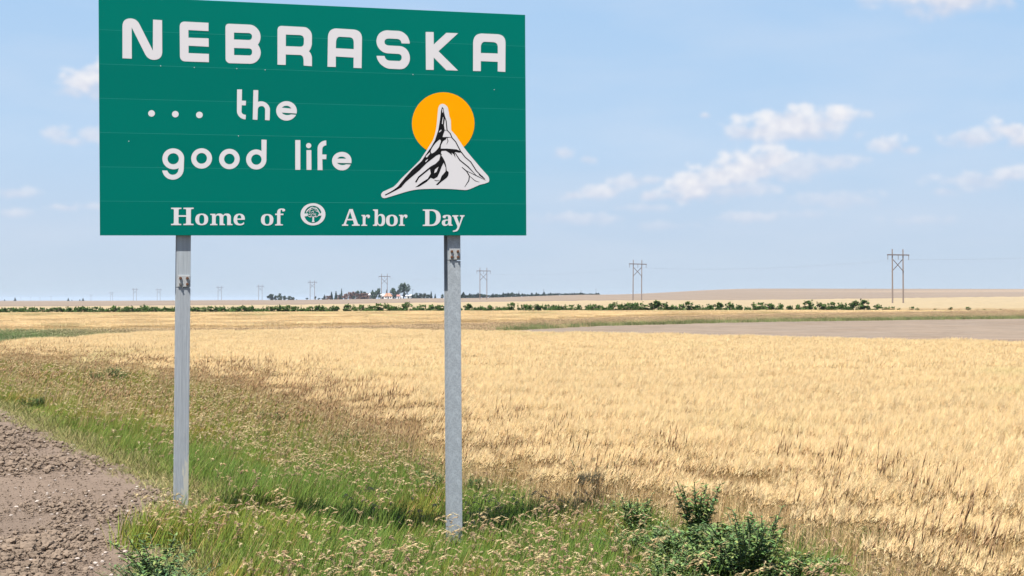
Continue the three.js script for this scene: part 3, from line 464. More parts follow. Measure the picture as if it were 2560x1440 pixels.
  building('farmhouse', 'white farmhouse with an orange-brown hipped roof', 970, D - 6, 7.4, 2.5, 7, 2.7, wallW, roofO, [[-2.1, 1.4, 1.1, 1.1], [0.2, 1.1, 0.95, 2.0], [2.2, 1.4, 1.1, 1.1]], 0.15, 2.4);
  building('white_garage', 'small white garage tucked behind the farmhouse', 957, D - 2, 3.2, 3.4, 4, 1.1, wallW, roofW, [[0, 1.1, 2.0, 1.9]], 0.1);
  building('garden_shed', 'little white shed with a reddish roof below the biggest tree', 996, D - 8, 2.7, 2.3, 3, 1.5, wallW, roofR, [[0, 1.0, 0.9, 1.8]], 0.1);
  building('chicken_house', 'small low white outbuilding next to the reddish roofed shed', 1003, D - 7, 2.2, 1.5, 2.5, 0.5, wallW, roofW, [[0, 0.8, 0.6, 0.6]], 0.05);
  building('grey_barn', 'pale grey barn half hidden at the foot of the biggest tree', 1021, D + 2, 5.2, 2.6, 5, 1.2, wallG, roofW, [[0, 1.2, 1.6, 2.1]], 0.1);
}

// ------------------------------------------------------------------ grasses and wheat
const strawM = new THREE.MeshPhysicalMaterial({ vertexColors: true, roughness: 1, specularIntensity: 0.2, transmission: 0.32, thickness: 0, side: THREE.DoubleSide });
function blade(b, x, y, z, h, w, dirA, lean, bend, c, segs = 3, face = rr(0, 3.14)) {
  const dx = Math.cos(dirA), dz = Math.sin(dirA), fx = Math.cos(face), fz = Math.sin(face); let L, R;
  for (let i = 0; i <= segs; i++) {
    const t = i / segs, o = h * (lean * t + bend * t * t), yy = y + h * t * (1 - 0.28 * bend * t), ww = w * 0.5 * (i === segs ? 0.05 : 1 - 0.55 * t);
    const l = b.v(x + dx * o - fx * ww, yy, z + dz * o - fz * ww, c), r = b.v(x + dx * o + fx * ww, yy, z + dz * o + fz * ww, c);
    if (i) b.quad(L, R, r, l); L = l; R = r;
  }
  const o = h * (lean + bend); return [x + dx * o, y + h * (1 - 0.28 * bend), z + dz * o, dx, dz];
}
function spindle(b, x, y, z, vx, vy, vz, len, w, c) {             // a seed head: three-sided, thick in the middle
  const d = new THREE.Vector3(vx, vy, vz).normalize(), a = new THREE.Vector3(0.3, 0.2, 0.9).cross(d).normalize(), e = d.clone().cross(a), p0 = b.v(x, y, z, c), p1 = b.v(x + d.x * len, y + d.y * len, z + d.z * len, c), ring = [];
  for (let k = 0; k < 3; k++) { const q = k * 2.094 + 0.4, m = len * 0.42; ring.push(b.v(x + d.x * m + (a.x * Math.cos(q) + e.x * Math.sin(q)) * w / 2, y + d.y * m + (a.y * Math.cos(q) + e.y * Math.sin(q)) * w / 2, z + d.z * m + (a.z * Math.cos(q) + e.z * Math.sin(q)) * w / 2, c)); }
  for (let k = 0; k < 3; k++) { b.tri(p0, ring[k], ring[(k + 1) % 3]); b.tri(p1, ring[(k + 1) % 3], ring[k]); }
}
const WIND = 0.25;                                               // plants nod to the right, away from the road
const windDir = () => WIND + rr(-1.1, 1.1);
function wheatTile(size, n, fat) {
  const b = new Builder();
  for (let i = 0; i < n; i++) {
    const x = rr(-0.5, 0.5) * size, z = rr(-0.5, 0.5) * size, h = rr(0.56, 0.69), k = rr(0.92, 1.07), c = shade(pick([[0.56, 0.412, 0.216], [0.58, 0.437, 0.238], [0.525, 0.374, 0.188], [0.55, 0.422, 0.238]]), k, 0.06), a = windDir();
    const t = blade(b, x, 0, z, h, 0.006 * fat, a, rr(0, 0.1), rr(0, 0.12), c, 2);
    const vx = t[3] * rr(0.1, 0.6), vz = t[4] * rr(0.1, 0.6), vy = rr(0.5, 1), hl = rr(0.07, 0.1);
    spindle(b, t[0], t[1] - 0.005, t[2], vx, vy, vz, hl, 0.015 * fat, shade(c, rr(0.88, 1.12)));
    for (let q = 0; q < 6; q++) { const m = Math.hypot(vx, vy, vz), ex = t[0] + vx / m * hl * rr(0.3, 0.9), ey = t[1] + vy / m * hl * rr(0.3, 0.9), ez = t[2] + vz / m * hl * rr(0.3, 0.9), l = rr(0.06, 0.11), w = 0.0018 * fat, cc = shade(c, 1.12); const A = b.v(ex - w, ey, ez, cc), B = b.v(ex + w, ey, ez + w, cc), C = b.v(ex + (vx / m + rr(-0.3, 0.3)) * l, ey + (vy / m + rr(-0.1, 0.3)) * l, ez + (vz / m + rr(-0.3, 0.3)) * l, cc); b.tri(A, B, C); }
    if (rnd() < 0.6) blade(b, x, h * rr(0.3, 0.65), z, rr(0.1, 0.2), 0.008 * fat, rr(0, 6.28), 0.4, rr(0.2, 0.6), c, 2);
  }
  return b.geometry();
}
function stand(name, label, category, variants, spots, material = strawM) {       // a mass of plants nobody could count
  const g = new THREE.Group(); g.name = numbered(name); scene.add(g); tag(g, label, category, null, 'stuff');
  const M = new THREE.Matrix4(), Q = new THREE.Quaternion(), P = new THREE.Vector3(), S = new THREE.Vector3(), Y = new THREE.Vector3(0, 1, 0);
  variants.forEach((geo, v) => {
    const mine = spots.filter((_, i) => i % variants.length === v); if (!mine.length) return;
    const im = new THREE.InstancedMesh(geo, material, mine.length); im.name = name + '_tufts'; im.userData.kind = 'stuff';
    mine.forEach((s, i) => { Q.setFromAxisAngle(Y, s.turn ?? 0); P.set(s.x, s.y ?? ground(s.x, s.z), s.z); const k = s.s ?? 1; S.set(s.w ?? k, k, s.w ?? k); im.setMatrixAt(i, M.compose(P, Q, S)); im.setColorAt(i, new THREE.Color().setRGB(...(s.c ?? [1, 1, 1]))); });
    g.add(im);
  });
  return g;
}
const uOf = (x, d) => 1280 + F * x / d;
const seen = (x, d, m = 420) => { const u = uOf(x, d); return u > -m && u < 2560 + m; };
const wheatFar = (u) => curve([[-900, 46], [0, 58.7], [200, 65.7], [430, 77.5], [900, 81.7], [1160, 76.5], [1500, 71], [2000, 63.6], [2560, 57], [3400, 50]], u);

// near wheat
{
  const tiles = Array.from({ length: 6 }, () => wheatTile(0.62, 240, 0.8)), mid = Array.from({ length: 4 }, () => wheatTile(1.15, 380, 1.35));
  const near = [], farther = [];
  for (let d = 8; d < 84;) {
    const step = d < 34 ? 0.5 : 0.95;
    for (let x = -48; x < 36; x += step) {
      const px = x + rr(-0.3, 0.3) * step, pd = d + rr(-0.3, 0.3) * step; if (!seen(px, pd, 300)) continue;
      const w = px - wheatX(pd) + 0.45 * n3(px * 0.5, pd * 0.35, 20) + 0.55 * n3(px * 2.1, pd * 1.7, 21);
      if (w < 0 || (w < 1.8 && rnd() > 0.25 + w * 0.42) || pd > wheatFar(uOf(px, pd)) + rr(-0.5, 0.5)) continue;
      const patch = 1 + 0.1 * fbm(px / 9, pd / 14, 30, 3), green = smoothstep(fbm(px / 5, pd / 7, 33, 3), 0.18, 0.5) * 0.25;
      const o = { x: px, z: -pd, s: rr(0.92, 1.06) * lerp(0.68, 1, smoothstep(w, -0.2, 3)) * (1 + 0.06 * n3(px * 0.6, pd * 0.5, 25)), turn: rr(-0.5, 0.5), c: [patch * (1 - green * 0.35), patch * (1 - green * 0.1), patch * (1 - green * 0.3)] };
      o.w = 1.05; (d < 34 ? near : farther).push(o);
    }
    d += step;
  }
  stand('wheat', 'ripe golden wheat filling the field behind the sign', 'wheat', tiles, near);
  stand('wheat', 'ripe golden wheat at the far end of the near field', 'wheat', mid, farther);
}
// the strip of rough grass, the second wheat field and the wheat beyond the hedgerow
const stripNear = (u) => u < 1230 ? wheatFar(u) + 1.5 : curve([[1230, 98], [1270, 106], [1300, 110], [1500, 121], [1900, 136], [2560, 153], [3300, 186]], u);
const stripFar = (u) => curve([[-600, 90], [0, 97], [430, 99], [640, 101], [900, 108], [1160, 118], [1300, 124], [1500, 137], [1900, 158], [2300, 180], [2560, 197], [3300, 198]], u);
function tallGrassTile(size, n, cols, hMin, hMax, fat, heads) {
  const b = new Builder();
  for (let i = 0; i < n; i++) {
    const x = rr(-0.5, 0.5) * size, z = rr(-0.5, 0.5) * size, h = rr(hMin, hMax), c = shade(pick(cols), rr(0.75, 1.2), 0.1), t = blade(b, x, 0, z, h, 0.007 * fat, windDir(), rr(0, 0.25), rr(0, 0.3), c, 2);
    if (heads && rnd() < heads) spindle(b, t[0], t[1], t[2], t[3] * 0.5, 1, t[4] * 0.5, rr(0.09, 0.17), 0.018 * fat, shade([0.38, 0.265, 0.15], rr(0.75, 1.25)));
  }
  return b.geometry();
}
{
  const green = Array.from({ length: 3 }, () => tallGrassTile(1.3, 200, [[0.15, 0.19, 0.065], [0.12, 0.16, 0.05], [0.32, 0.28, 0.14]], 0.2, 0.42, 2.2, 0.06)), brown = Array.from({ length: 3 }, () => tallGrassTile(1.3, 180, [[0.50, 0.39, 0.21], [0.38, 0.34, 0.155], [0.56, 0.44, 0.245], [0.27, 0.30, 0.115]], 0.28, 0.52, 2.2, 0.22));
  const gs = [], bs = [], w2 = [];
  for (let d = 54; d < 199; d += 0.95) for (let u = -330; u < 2900; u += F * 0.95 / d) {
    const px = (u - 1280) / F * d + rr(-0.4, 0.4), pd = d + rr(-0.4, 0.4), uu = uOf(px, pd), a = stripNear(uu), f = stripFar(uu);
    if (pd < a || pd > f + 3) continue;
    const t = (pd - a) / (f - a), k = fbm(px / 7, pd / 12, 40, 3), left = smoothstep(500 - uu, 0, 500);
    if (pd > f && rnd() < 0.7) continue;
    const o = { x: px, z: -pd, s: rr(0.75, 1.1) * (1 - 0.4 * smoothstep(t, 0.8, 1)), w: rr(0.9, 1.2), turn: rr(0, 6.28), c: (() => { const q = rr(0.85, 1.15), g = left * 0.45; return [q * (1 - g * 1.2), q * (1 - g * 0.6), q * (1 - g)]; })() };
    if (k - t * 0.75 + 0.34 + left * 0.3 > 0) gs.push(o); else bs.push(o);
  }
  stand('rough_grass', 'green rough grass in the strip across the near wheat', 'grass', green, gs);
  stand('rough_grass', 'brown seeding grass in the strip across the near wheat', 'grass', brown, bs);
  const tiles = Array.from({ length: 3 }, () => wheatTile(3.2, 700, 3.4));
  for (let d = 92; d < 199; d += 2.4) for (let u = -330; u < 2900; u += F * 2.4 / d) {
    const px = (u - 1280) / F * d + rr(-0.8, 0.8), pd = d + rr(-0.8, 0.8), uu = uOf(px, pd); if (pd < stripFar(uu) || pd > 197) continue;
    const k = 1.13 + 0.1 * fbm(px / 14, pd / 12, 44, 3), gr = smoothstep(fbm(px / 9, pd / 14, 46, 3) - smoothstep(pd, stripFar(uu) + 40, stripFar(uu)) * -0.12, 0.12, 0.4) * 0.5; w2.push({ x: px, z: -pd, s: rr(0.85, 1.0) * lerp(1, 0.62, smoothstep(pd, 150, 190)), w: 1, turn: rr(0, 6.28), c: [k * (1 - 0.35 * gr), k * (1 - 0.12 * gr), k * (1 - 0.3 * gr)] });
  }
  stand('wheat', 'pale wheat of the second field in front of the hedgerow', 'wheat', tiles, w2);
  // low weeds under the hedgerow
  const weeds = []; for (let u = -330; u < 2900; u += 5) weeds.push({ x: (u - 1280) / F * 199, z: -199 + rr(-1, 1), s: rr(0.6, 1.1) * (u > 2200 ? 1.4 : 1), w: 1.2, turn: rr(0, 6.28), c: u > 2200 ? [1.1, 0.95, 0.9] : [0.7, 0.9, 0.7] });
  stand('rough_grass', 'low weeds growing along the foot of the hedgerow', 'grass', green, weeds);
  // wheat beyond the hedgerow: too far to tell the plants apart, a shaggy canopy with depth
  const b = new Builder(), nu = 330, nd = 90, farEdge = (u) => curve([[-900, 330], [0, 380], [640, 430], [1140, 500], [1592, 560], [1900, 640], [2560, 740], [3600, 820]], u);
  for (let j = 0; j <= nd; j++) for (let i = 0; i <= nu; i++) { const u = -800 + 4400 * i / nu, d = 206 * Math.pow(farEdge(u) / 206, j / nd), x = (u - 1280) / F * d, k = (1 + 0.12 * fbm(x / 60, d / 25, 50, 3)) * rr(0.92, 1.06), edge = j === 0 || j === nd; b.v(x, ground(x, -d) + (edge ? -0.1 : 0.58 + rr(-0.12, 0.12)), -d, [0.345 * k, 0.252 * k, 0.125 * k]); }
  for (let j = 0; j < nd; j++) for (let i = 0; i < nu; i++) { const a = j * (nu + 1) + i; b.quad(a, a + 1, a + nu + 2, a + nu + 1); }
  const m = new THREE.Mesh(b.geometry(), strawM); m.name = numbered('wheat'); scene.add(m); tag(m, 'golden wheat of the third field beyond the hedgerow', 'wheat', null, 'stuff');
}
// the verge between gravel and wheat
{
  const greens = [[0.092, 0.155, 0.022], [0.11, 0.17, 0.028], [0.074, 0.132, 0.022], [0.15, 0.175, 0.04]];
  const fringe = Array.from({ length: 4 }, () => { const b = new Builder(); for (let i = 0; i < 90; i++) { const c = shade(pick([[0.17, 0.165, 0.05], [0.22, 0.19, 0.075], [0.11, 0.135, 0.035], [0.27, 0.215, 0.10]]), rr(0.8, 1.2), 0.08); blade(b, rr(-0.18, 0.18), 0, rr(-0.18, 0.18), rr(0.07, 0.16), rr(0.004, 0.007), rr(0, 6.28), rr(0.1, 0.5), rr(0.1, 0.5), c, 3); } return b.geometry(); });
  const green = Array.from({ length: 5 }, () => { const b = new Builder(); for (let i = 0; i < 62; i++) { const c = shade(pick(greens), rr(0.8, 1.25), 0.12); blade(b, rr(-0.16, 0.16), 0, rr(-0.16, 0.16), rr(0.17, 0.4), rr(0.004, 0.0075), rnd() < 0.5 ? windDir() : rr(0, 6.28), rr(0, 0.3), rr(0, 0.3), c, 3); } for (let i = 0; i < 3; i++) { const c = shade([0.34, 0.25, 0.12], rr(0.7, 1.1), 0.1); blade(b, rr(-0.16, 0.16), 0, rr(-0.16, 0.16), rr(0.2, 0.4), 0.004, windDir(), rr(0, 0.4), rr(0, 0.5), c, 3); } return b.geometry(); });
  function bromeTile(cols, n, hMin, hMax) {                     // nodding panicles on thin stems
    const b = new Builder();
    for (let i = 0; i < n; i++) {
      const col = shade(pick(cols), rr(0.85, 1.15), 0.06), stem = shade([0.2, 0.215, 0.08], rr(0.8, 1.15), 0.1), a = windDir() + rr(-0.5, 0.5), dx = Math.cos(a), dz = Math.sin(a);
      const t0 = blade(b, rr(-0.17, 0.17), 0, rr(-0.17, 0.17), rr(hMin, hMax), 0.0036, a, rr(0, 0.15), rr(0, 0.15), stem, 2), L = rr(0.08, 0.17), up = rr(0.6, 1.3), nod = rr(0.2, 1), reach = rr(0.4, 1.1);
      const k = 15 + Math.floor(rnd() * 8);
      for (let q = 0; q < k; q++) {
        const t = rr(0, 1), f = L * reach * (0.2 * t + 0.6 * t * t), y = L * (up * t - nod * t * t), side = rr(-0.55, 0.55), out = rr(0.35, 1);
        spindle(b, t0[0] + dx * f, t0[1] + y - 0.01, t0[2] + dz * f, dx * out + side * dz, lerp(0.6, 0.2 - nod, t) + rr(-0.3, 0.3), dz * out - side * dx, rr(0.026, 0.046), rr(0.0045, 0.007), shade(col, rr(0.85, 1.15)));
      }
    }
    return b.geometry();
  }
  const brome = [...Array.from({ length: 4 }, () => bromeTile([[0.56, 0.425, 0.225], [0.48, 0.35, 0.18], [0.60, 0.475, 0.265]], 6, 0.16, 0.42)), ...Array.from({ length: 1 }, () => bromeTile([[0.41, 0.265, 0.165], [0.46, 0.31, 0.19], [0.36, 0.225, 0.145]], 6, 0.16, 0.42))];
  const tall = Array.from({ length: 5 }, () => { const b = new Builder(); for (let i = 0; i < 18; i++) { const c = shade(pick([[0.46, 0.325, 0.165], [0.42, 0.29, 0.145], [0.52, 0.38, 0.205], [0.26, 0.25, 0.085]]), rr(0.8, 1.15), 0.08), t = blade(b, rr(-0.17, 0.17), 0, rr(-0.17, 0.17), rr(0.45, 0.78), rr(0.004, 0.006), windDir(), rr(0, 0.18), rr(0, 0.22), c, 3); if (rnd() < 0.55) spindle(b, t[0], t[1] - 0.01, t[2], t[3] * 0.4, 1, t[4] * 0.4, rr(0.08, 0.15), rr(0.009, 0.014), shade(pick([[0.31, 0.19, 0.10], [0.37, 0.235, 0.125], [0.24, 0.145, 0.075]]), rr(0.85, 1.15))); } return b.geometry(); });
  const spikes = Array.from({ length: 4 }, () => { const b = new Builder(); for (let i = 0; i < 4; i++) { const c = shade([0.34, 0.235, 0.12], rr(0.8, 1.15), 0.08), t = blade(b, rr(-0.14, 0.14), 0, rr(-0.14, 0.14), rr(0.62, 0.86), 0.005, windDir(), rr(0, 0.12), rr(0, 0.18), c, 3); spindle(b, t[0], t[1] - 0.01, t[2], t[3] * 0.35, 1, t[4] * 0.35, rr(0.1, 0.17), rr(0.011, 0.017), shade([0.27, 0.165, 0.085], rr(0.75, 1.2))); } return b.geometry(); });
  const S = { fringe: [], green: [], brome: [], tall: [], spike: [] };
  // where the photograph shows bare green, thick seed heads and brown stands
  const spot = (px, py, lift, r) => { const p = onGround(px, py, lift); return [p.x, -p.z, r]; };
  const clear = [spot(720, 1235, 0.3, 0.55), spot(850, 1225, 0.3, 0.6), spot(980, 1240, 0.3, 0.6), spot(640, 1260, 0.3, 0.4), spot(1060, 1255, 0.3, 0.4), spot(900, 1300, 0.3, 0.55), spot(780, 1300, 0.3, 0.5), spot(1020, 1300, 0.3, 0.5), spot(620, 1150, 0.3, 0.5), spot(380, 1100, 0.2, 0.9), spot(300, 1080, 0.2, 0.9)];
  const seedy = [spot(520, 1290, 0.35, 0.45), spot(560, 1380, 0.35, 0.7), spot(760, 1400, 0.35, 0.7), spot(960, 1400, 0.35, 0.7), spot(1180, 1390, 0.35, 0.7), spot(1400, 1390, 0.35, 0.8), spot(1000, 1130, 0.4, 0.9), spot(800, 1150, 0.4, 0.5), spot(1230, 1290, 0.4, 0.6), spot(1600, 1410, 0.35, 0.7), spot(1480, 1330, 0.35, 0.7), spot(1320, 1330, 0.35, 0.6), spot(1900, 1440, 0.3, 0.6)];
  const thicket = [spot(1745, 1300, 0.45, 0.7), spot(1850, 1370, 0.45, 0.7), spot(1720, 1390, 0.45, 0.6), spot(1940, 1410, 0.4, 0.5), spot(400, 1400, 0.3, 0.4)];
  const near = (list, x, d) => { let m = 0; for (const [a, b, r] of list) m = Math.max(m, 1 - Math.hypot(x - a, (d - b) * 0.8) / r / 1.3); return m; };
  for (let d = 7.5; d < 62;) {
    const step = d < 24 ? 0.2 : d < 38 ? 0.28 : 0.4, fat = d < 24 ? 1 : d < 38 ? 1.4 : 2;
    for (let x = edgeX(d) - 0.4; x < wheatX(d) + 2.2; x += step) {
      const px = x + rr(-0.5, 0.5) * step, pd = d + rr(-0.5, 0.5) * step; if (!seen(px, pd)) continue;
      const xe = edgeX(pd), xw = wheatX(pd), s = px - xe + 0.14 * n3(px * 2.2, pd * 2.2, 60) + 0.1 * n3(px * 6, pd * 6, 61), q = (px - xe) / (xw - xe) + 0.14 * n3(px * 0.8, pd * 0.8, 62);
      if (s < 0) continue;
      const k = rr(0.85, 1.15), base = { x: px, z: -pd, turn: rr(-0.5, 0.5), w: fat * rr(0.9, 1.2) }, dry = smoothstep(pd, 16, 30), tk = near(thicket, px, pd), cl = Math.max(near(clear, px, pd), tk * 0.4), sd = near(seedy, px, pd);
      if (tk > 0.4 && rnd() < 0.25) continue;
      if (s < 0.75 + 0.3 * n3(pd * 0.7, 3)) { S.fringe.push({ ...base, s: rr(0.7, 1.15) * lerp(0.55, 1.25, smoothstep(s, 0, 0.7)), c: [k, k, k] }); if (s > 0.45 && rnd() < 0.4) S.green.push({ ...base, s: rr(0.4, 0.6), c: [k * 1.3, k * 1.15, k] }); continue; }
      const n1 = fbm(px * 0.9, pd * 0.6, 64, 3), yel = 1 + smoothstep(n1, 0.02, 0.35) * 0.55 + dry * 0.45;
      if (rnd() < (q < 0.85 ? 1 : lerp(1, 0.12, smoothstep(q, 0.85, 1.08)))) S.green.push({ ...base, s: rr(0.75, 1.15) * lerp(0.75, 1, smoothstep(s, 0.7, 1.6)) * lerp(1, 0.62, smoothstep(near(clear, px, pd), 0, 0.5)), c: [k * yel, k * (1 + 0.12 * (yel - 1)), k] });
      const pb = clamp(0.12 + 0.55 * fbm(px * 1.6 + 5, pd * 1.2, 66, 3) + 0.36 * (1 - smoothstep(pd, 12.0, 13.0)) + 0.3 * sd - 0.7 * cl + 0.26 * smoothstep(q, 0.3, 0.65) + 0.1 * dry, 0.012, 0.75) * smoothstep(s, 0.6, 1.1);
      if (rnd() < pb && q < 1.05) S.brome.push({ ...base, x: px + rr(-0.1, 0.1), s: rr(0.85, 1.15), c: [k, k, k] });
      const pt = clamp(smoothstep(q + 0.5 * n1 + dry * 0.12, 0.84, 1.04) * 0.28 * (1 - smoothstep(q, 1.0, 1.4)) * (0.6 + 0.4 * smoothstep(pd, 13, 17)) + dry * 0.1 - cl, 0, 0.7);
      if (rnd() < pt) S.tall.push({ ...base, s: rr(0.7, 1.08), c: [k, k * 0.98, k * 0.95] });
    }
    d += step;
  }
  // brown stands of taller grass growing inside the edge of the wheat
  for (const [px, py, n, sx, sd] of [[640, 925, 60, 2.2, 2], [350, 885, 40, 2.6, 1.2], [150, 870, 40, 2.5, 1], [860, 985, 14, 0.7, 1], [960, 1005, 9, 0.5, 0.8], [740, 1000, 40, 1.2, 2], [1260, 1060, 8, 0.25, 0.5], [1400, 1080, 4, 0.2, 0.5], [900, 1020, 20, 0.8, 1.2], [1500, 1180, 6, 0.5, 0.4], [2330, 1250, 9, 0.4, 0.5], [2200, 1200, 5, 0.15, 0.3], [1950, 1160, 5, 0.3, 0.4], [2080, 1180, 6, 0.25, 0.4], [2450, 1330, 4, 0.4, 0.4], [1700, 1140, 6, 0.5, 0.4], [2000, 1290, 4, 0.5, 0.4], [2300, 1380, 6, 0.5, 0.4], [1330, 1130, 5, 0.6, 0.6], [2480, 1420, 4, 0.4, 0.3]]) { const p = onGround(px, py, 0.6); for (let i = 0; i < n; i++) { const x = p.x + (rnd() + rnd() - 1) * sx, z = p.z + (rnd() + rnd() - 1) * sd, k = rr(0.75, 1); S.spike.push({ x, z, s: rr(0.9, 1.15), w: rr(0.7, 1), turn: rr(-0.5, 0.5), c: [k, k * 0.96, k * 0.92] }); } }
  for (const [px, py, n, r] of [[455, 1305, 12, 0.5], [500, 1335, 20, 0.8], [570, 1300, 14, 0.7], [420, 1320, 5, 0.3], [1135, 1375, 9, 0.4]]) { const p = onGround(px, py, 0.12); for (let i = 0; i < n; i++) { const x = p.x + (rnd() + rnd() - 1) * r * 1.3, z = p.z + (rnd() + rnd() - 1) * r, k = rr(0.9, 1.1); if (x < edgeX(-z) + 0.05) continue; S.brome.push({ x, z, s: rr(0.55, 1.1), w: rr(0.9, 1.1), turn: rr(-0.6, 0.6), c: [k, k, k] }); for (let r = 0; r < 2; r++) S.green.push({ x: x + rr(-0.2, 0.2), z: z + rr(-0.2, 0.2), s: rr(0.6, 1.0), w: 1, turn: rr(-0.5, 0.5), c: [k * 1.5, k * 1.2, k] }); } }
  stand('verge_grass', 'short yellow-green grass fringing the gravel', 'grass', fringe, S.fringe, leafM);
  stand('verge_grass', 'lush green grass of the verge under the sign', 'grass', green, S.green, leafM);
  stand('seeding_brome', 'drooping tan brome seed heads standing over the green verge', 'grass', brome, S.brome);
  stand('tall_dry_grass', 'dark brown seed spikes standing out of the ripe wheat', 'grass', spikes, S.spike);
  stand('tall_dry_grass', 'tall brown dry grass between the verge and the wheat', 'grass', tall, S.tall);
}
// broad-leaved weeds: each a plant
{
  function weed(h, w, nStem, cols, size) {
    const o = new THREE.Group(), st = [], b = new Builder();
    for (let k = 0; k < nStem; k++) {
      const a = rr(0, 6.28), tip = new THREE.Vector3(Math.cos(a) * w * rr(0.2, 1), h * rr(0.65, 1), Math.sin(a) * w * rr(0.2, 1)), g = new THREE.TubeGeometry(new THREE.QuadraticBezierCurve3(new THREE.Vector3(rr(-0.05, 0.05) * w, -0.05, rr(-0.05, 0.05) * w), new THREE.Vector3(tip.x * 0.35, tip.y * 0.6, tip.z * 0.35), tip), 4, 0.004, 3); st.push(g);
      const n = Math.floor(34 * h / 0.6);
      for (let q = 0; q < n; q++) {
        const t = rr(0.12, 1), cx = tip.x * (0.7 * t * (1 - t) + t * t), cy = tip.y * (1.2 * t * (1 - t) + t * t), cz = tip.z * (0.7 * t * (1 - t) + t * t), la = rr(0, 6.28), l = size * rr(0.6, 1.2) * lerp(1.15, 0.55, t), lw = l * 0.19, dr = rr(-0.4, 0.5), c = shade(pick(cols), rr(0.75, 1.25), 0.1), c2 = shade(c, 1.15);
        const dx = Math.cos(la), dz = Math.sin(la), v0 = b.v(cx, cy, cz, c), v1 = b.v(cx + dx * l * 0.5 - dz * lw, cy + l * (0.3 + dr * 0.2), cz + dz * l * 0.5 + dx * lw, c), v2 = b.v(cx + dx * l, cy + l * (0.3 + dr * 0.8), cz + dz * l, c2), v3 = b.v(cx + dx * l * 0.5 + dz * lw, cy + l * (0.3 + dr * 0.2), cz + dz * l * 0.5 - dx * lw, c); b.quad(v0, v1, v2, v3);
      }
    }
    part(o, 'foliage', b.geometry(), leafM); part(o, 'stem', mergeGeometries(st), std(0.08, 0.1, 0.04, 0.9)); return o;
  }
  const teal = [[0.08, 0.138, 0.04], [0.10, 0.155, 0.046], [0.062, 0.115, 0.04], [0.14, 0.175, 0.055]], kinds = [weed(0.66, 0.34, 18, teal, 0.095), weed(0.58, 0.38, 17, teal, 0.09), weed(0.42, 0.38, 22, [[0.05, 0.10, 0.045], [0.065, 0.12, 0.055], [0.09, 0.135, 0.055]], 0.055), weed(0.8, 0.24, 18, teal, 0.085)], dock = [weed(0.7, 0.24, 6, [[0.17, 0.115, 0.075], [0.12, 0.10, 0.06], [0.20, 0.135, 0.09]], 0.04)];
  const put = (list, px, py, sc, label, group, category = 'weed') => { const o = pick(list).clone(); o.name = numbered(list === dock ? 'dry_weed' : 'weed_plant'); scene.add(o); const h = 0.42 * sc, p = onGround(px, py, h); o.position.copy(p); o.rotation.y = rr(0, 6.28); o.scale.set(sc * 1.3, sc * 0.95, sc * 1.3); tag(o, label, category, group); };
  // px, py mark the upper part of each plant
  for (const [x, y, s] of [[1745, 1285, 0.85], [1715, 1305, 0.8], [1775, 1310, 0.82], [1690, 1340, 0.75], [1740, 1345, 0.82], [1810, 1330, 0.88], [1770, 1370, 0.78], [1850, 1350, 0.85], [1895, 1372, 0.85], [1700, 1390, 0.7], [1800, 1395, 0.74], [1870, 1400, 0.85], [1940, 1388, 0.8], [1985, 1400, 0.7], [1660, 1350, 0.7], [1640, 1395, 0.62], [1970, 1430, 0.62], [2040, 1405, 0.5], [1740, 1430, 0.66], [1840, 1432, 0.66], [1910, 1435, 0.62], [1670, 1432, 0.62]]) put(kinds, x, y, s * 1.16, 'dark green leafy weed in the big thicket at the edge of the wheat', 'weed thicket at the wheat edge');
  for (const [x, y, s] of [[395, 1375, 0.95], [420, 1400, 1], [370, 1410, 0.9], [440, 1430, 0.9], [400, 1435, 0.9], [350, 1400, 0.7]]) put([kinds[2], kinds[1]], x, y, s * 0.82, 'bluish green weed in the low clump at the gravel edge', 'weed clump at the gravel edge');
  for (const [x, y, s] of [[1555, 1275, 0.75], [1590, 1300, 0.75], [1540, 1320, 0.7], [1620, 1330, 0.7], [1570, 1360, 0.6]]) put(kinds, x, y, s, 'smaller green weed among seed heads between post and thicket', 'small weeds between post and thicket');
  for (const [x, y, s] of [[1085, 1200, 0.6], [1190, 1212, 0.55], [1065, 1218, 0.5]]) put(kinds, x, y, s, 'green weed growing behind the post with the higher bolt plate', 'weeds behind a steel post');
  for (const [x, y, s] of [[250, 938, 0.8], [282, 932, 0.9], [305, 940, 0.75], [235, 946, 0.7]]) put(kinds, x, y, s, 'blue-green weed standing out of the dry grass before the wheat', 'weeds in the dry grass');
  for (const [x, y, s] of [[75, 1000, 0.6], [115, 992, 0.6], [100, 1010, 0.5], [370, 990, 0.6], [855, 1095, 0.6], [700, 1050, 0.6], [650, 1040, 0.6], [910, 1100, 0.5]]) put(kinds, x, y, s, 'lone dark weed scattered through the mixed verge grass', 'scattered weeds of the verge');
  for (const [x, y, s] of [[1480, 1200, 0.95], [1500, 1190, 1], [1545, 1195, 0.9]]) put(dock, x, y, s, 'dry brown seeding weed at the wheat edge near the post', 'dry weeds at the wheat edge', 'dry weed');
  for (const [x, y, s] of [[2020, 1330, 0.5], [2180, 1340, 0.5], [2300, 1235, 0.35], [2440, 1360, 0.45]]) put(kinds, x, y, s, 'small green weed sprouting inside the ripe wheat', 'weeds inside the wheat');
}
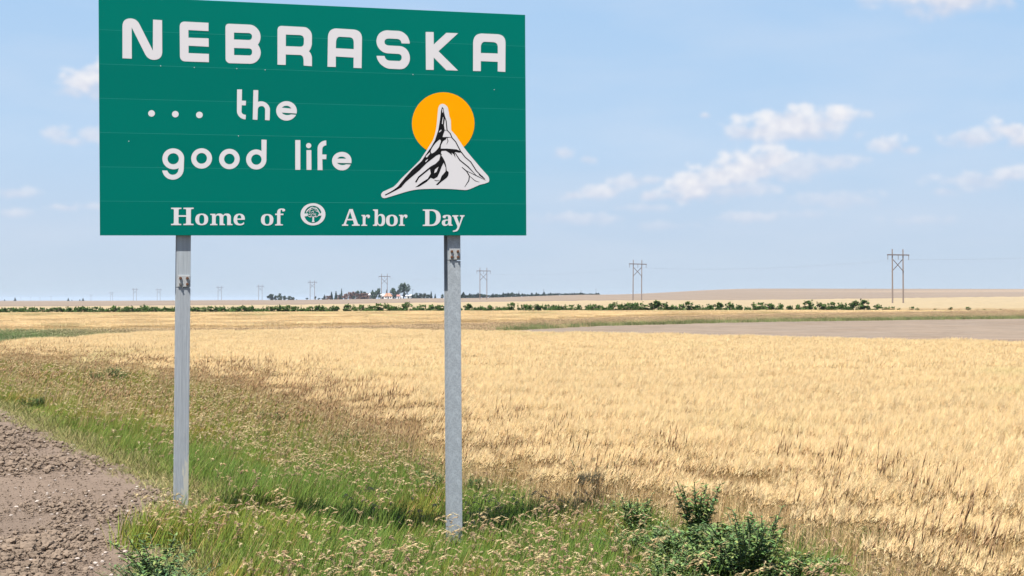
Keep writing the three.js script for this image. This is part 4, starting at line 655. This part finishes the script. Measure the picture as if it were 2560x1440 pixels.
// clods and pebbles on the gravel
{
  const stone = (detail, flat) => { const g = new THREE.IcosahedronGeometry(1, detail), p = g.attributes.position, s = rr(0, 50); for (let i = 0; i < p.count; i++) { const v = new THREE.Vector3().fromBufferAttribute(p, i), k = 1 + 0.55 * n3(v.x * 1.3 + s, v.y * 1.3, v.z * 1.3) + 0.2 * n3(v.x * 4 + s, v.y * 4, v.z * 4); p.setXYZ(i, v.x * k, v.y * k * flat, v.z * k); } g.computeVertexNormals(); const c = new Float32Array(p.count * 3).fill(1); g.setAttribute('color', new THREE.BufferAttribute(c, 3)); return g; };
  const shapes = Array.from({ length: 5 }, () => stone(2, 0.7)), pebbles = Array.from({ length: 3 }, () => stone(1, 0.75)), cl = [], pb = [];
  for (let i = 0; i < 120000; i++) {
    const d = 8 * Math.pow(30 / 8, rnd()), s = Math.pow(rnd(), 0.8) * (2.2 + d * 0.24), x = edgeX(d) - s + 0.25; if (!seen(x, d, 250)) continue;
    const dens = smoothstep(fbm(x * 0.55, d * 0.45, 70, 3) + 0.4 * (1 - Math.min(1, Math.abs(s - 1.1) / 1.5)), 0.0, 0.45); if (rnd() > 0.3 + dens) continue;
    const r = 0.004 + Math.pow(rnd(), 9) * 0.036 * (0.25 + dens), k = rr(0.8, 1.12), pale = rnd() < 0.015;
    (pale ? pb : cl).push({ x, z: -d, y: ground(x, -d) + 0.014 + fbm(x * 3.1, d * 3.1, 1, 2) * 0.05 + 0.008 + r * 0.35, s: pale ? rr(0.006, 0.016) : r, w: pale ? rr(0.008, 0.02) : r * rr(0.75, 1.2), turn: rr(0, 6.28), c: pale ? [0.34 * k, 0.29 * k, 0.25 * k] : [0.165 * k, 0.124 * k, 0.092 * k] });
  }
  const m = new THREE.MeshPhysicalMaterial({ vertexColors: true, roughness: 1, specularIntensity: 0.1 });
  stand('dirt_clods', 'loose brown dirt clods strewn over the gravel', 'dirt', shapes, cl, m);
  stand('pebbles', 'pale pebbles scattered over the gravel', 'pebbles', pebbles, pb, m);
}

scene.traverse((o) => { if (o.isMesh) { o.castShadow = true; o.receiveShadow = true; } });
renderer.render(scene, camera);
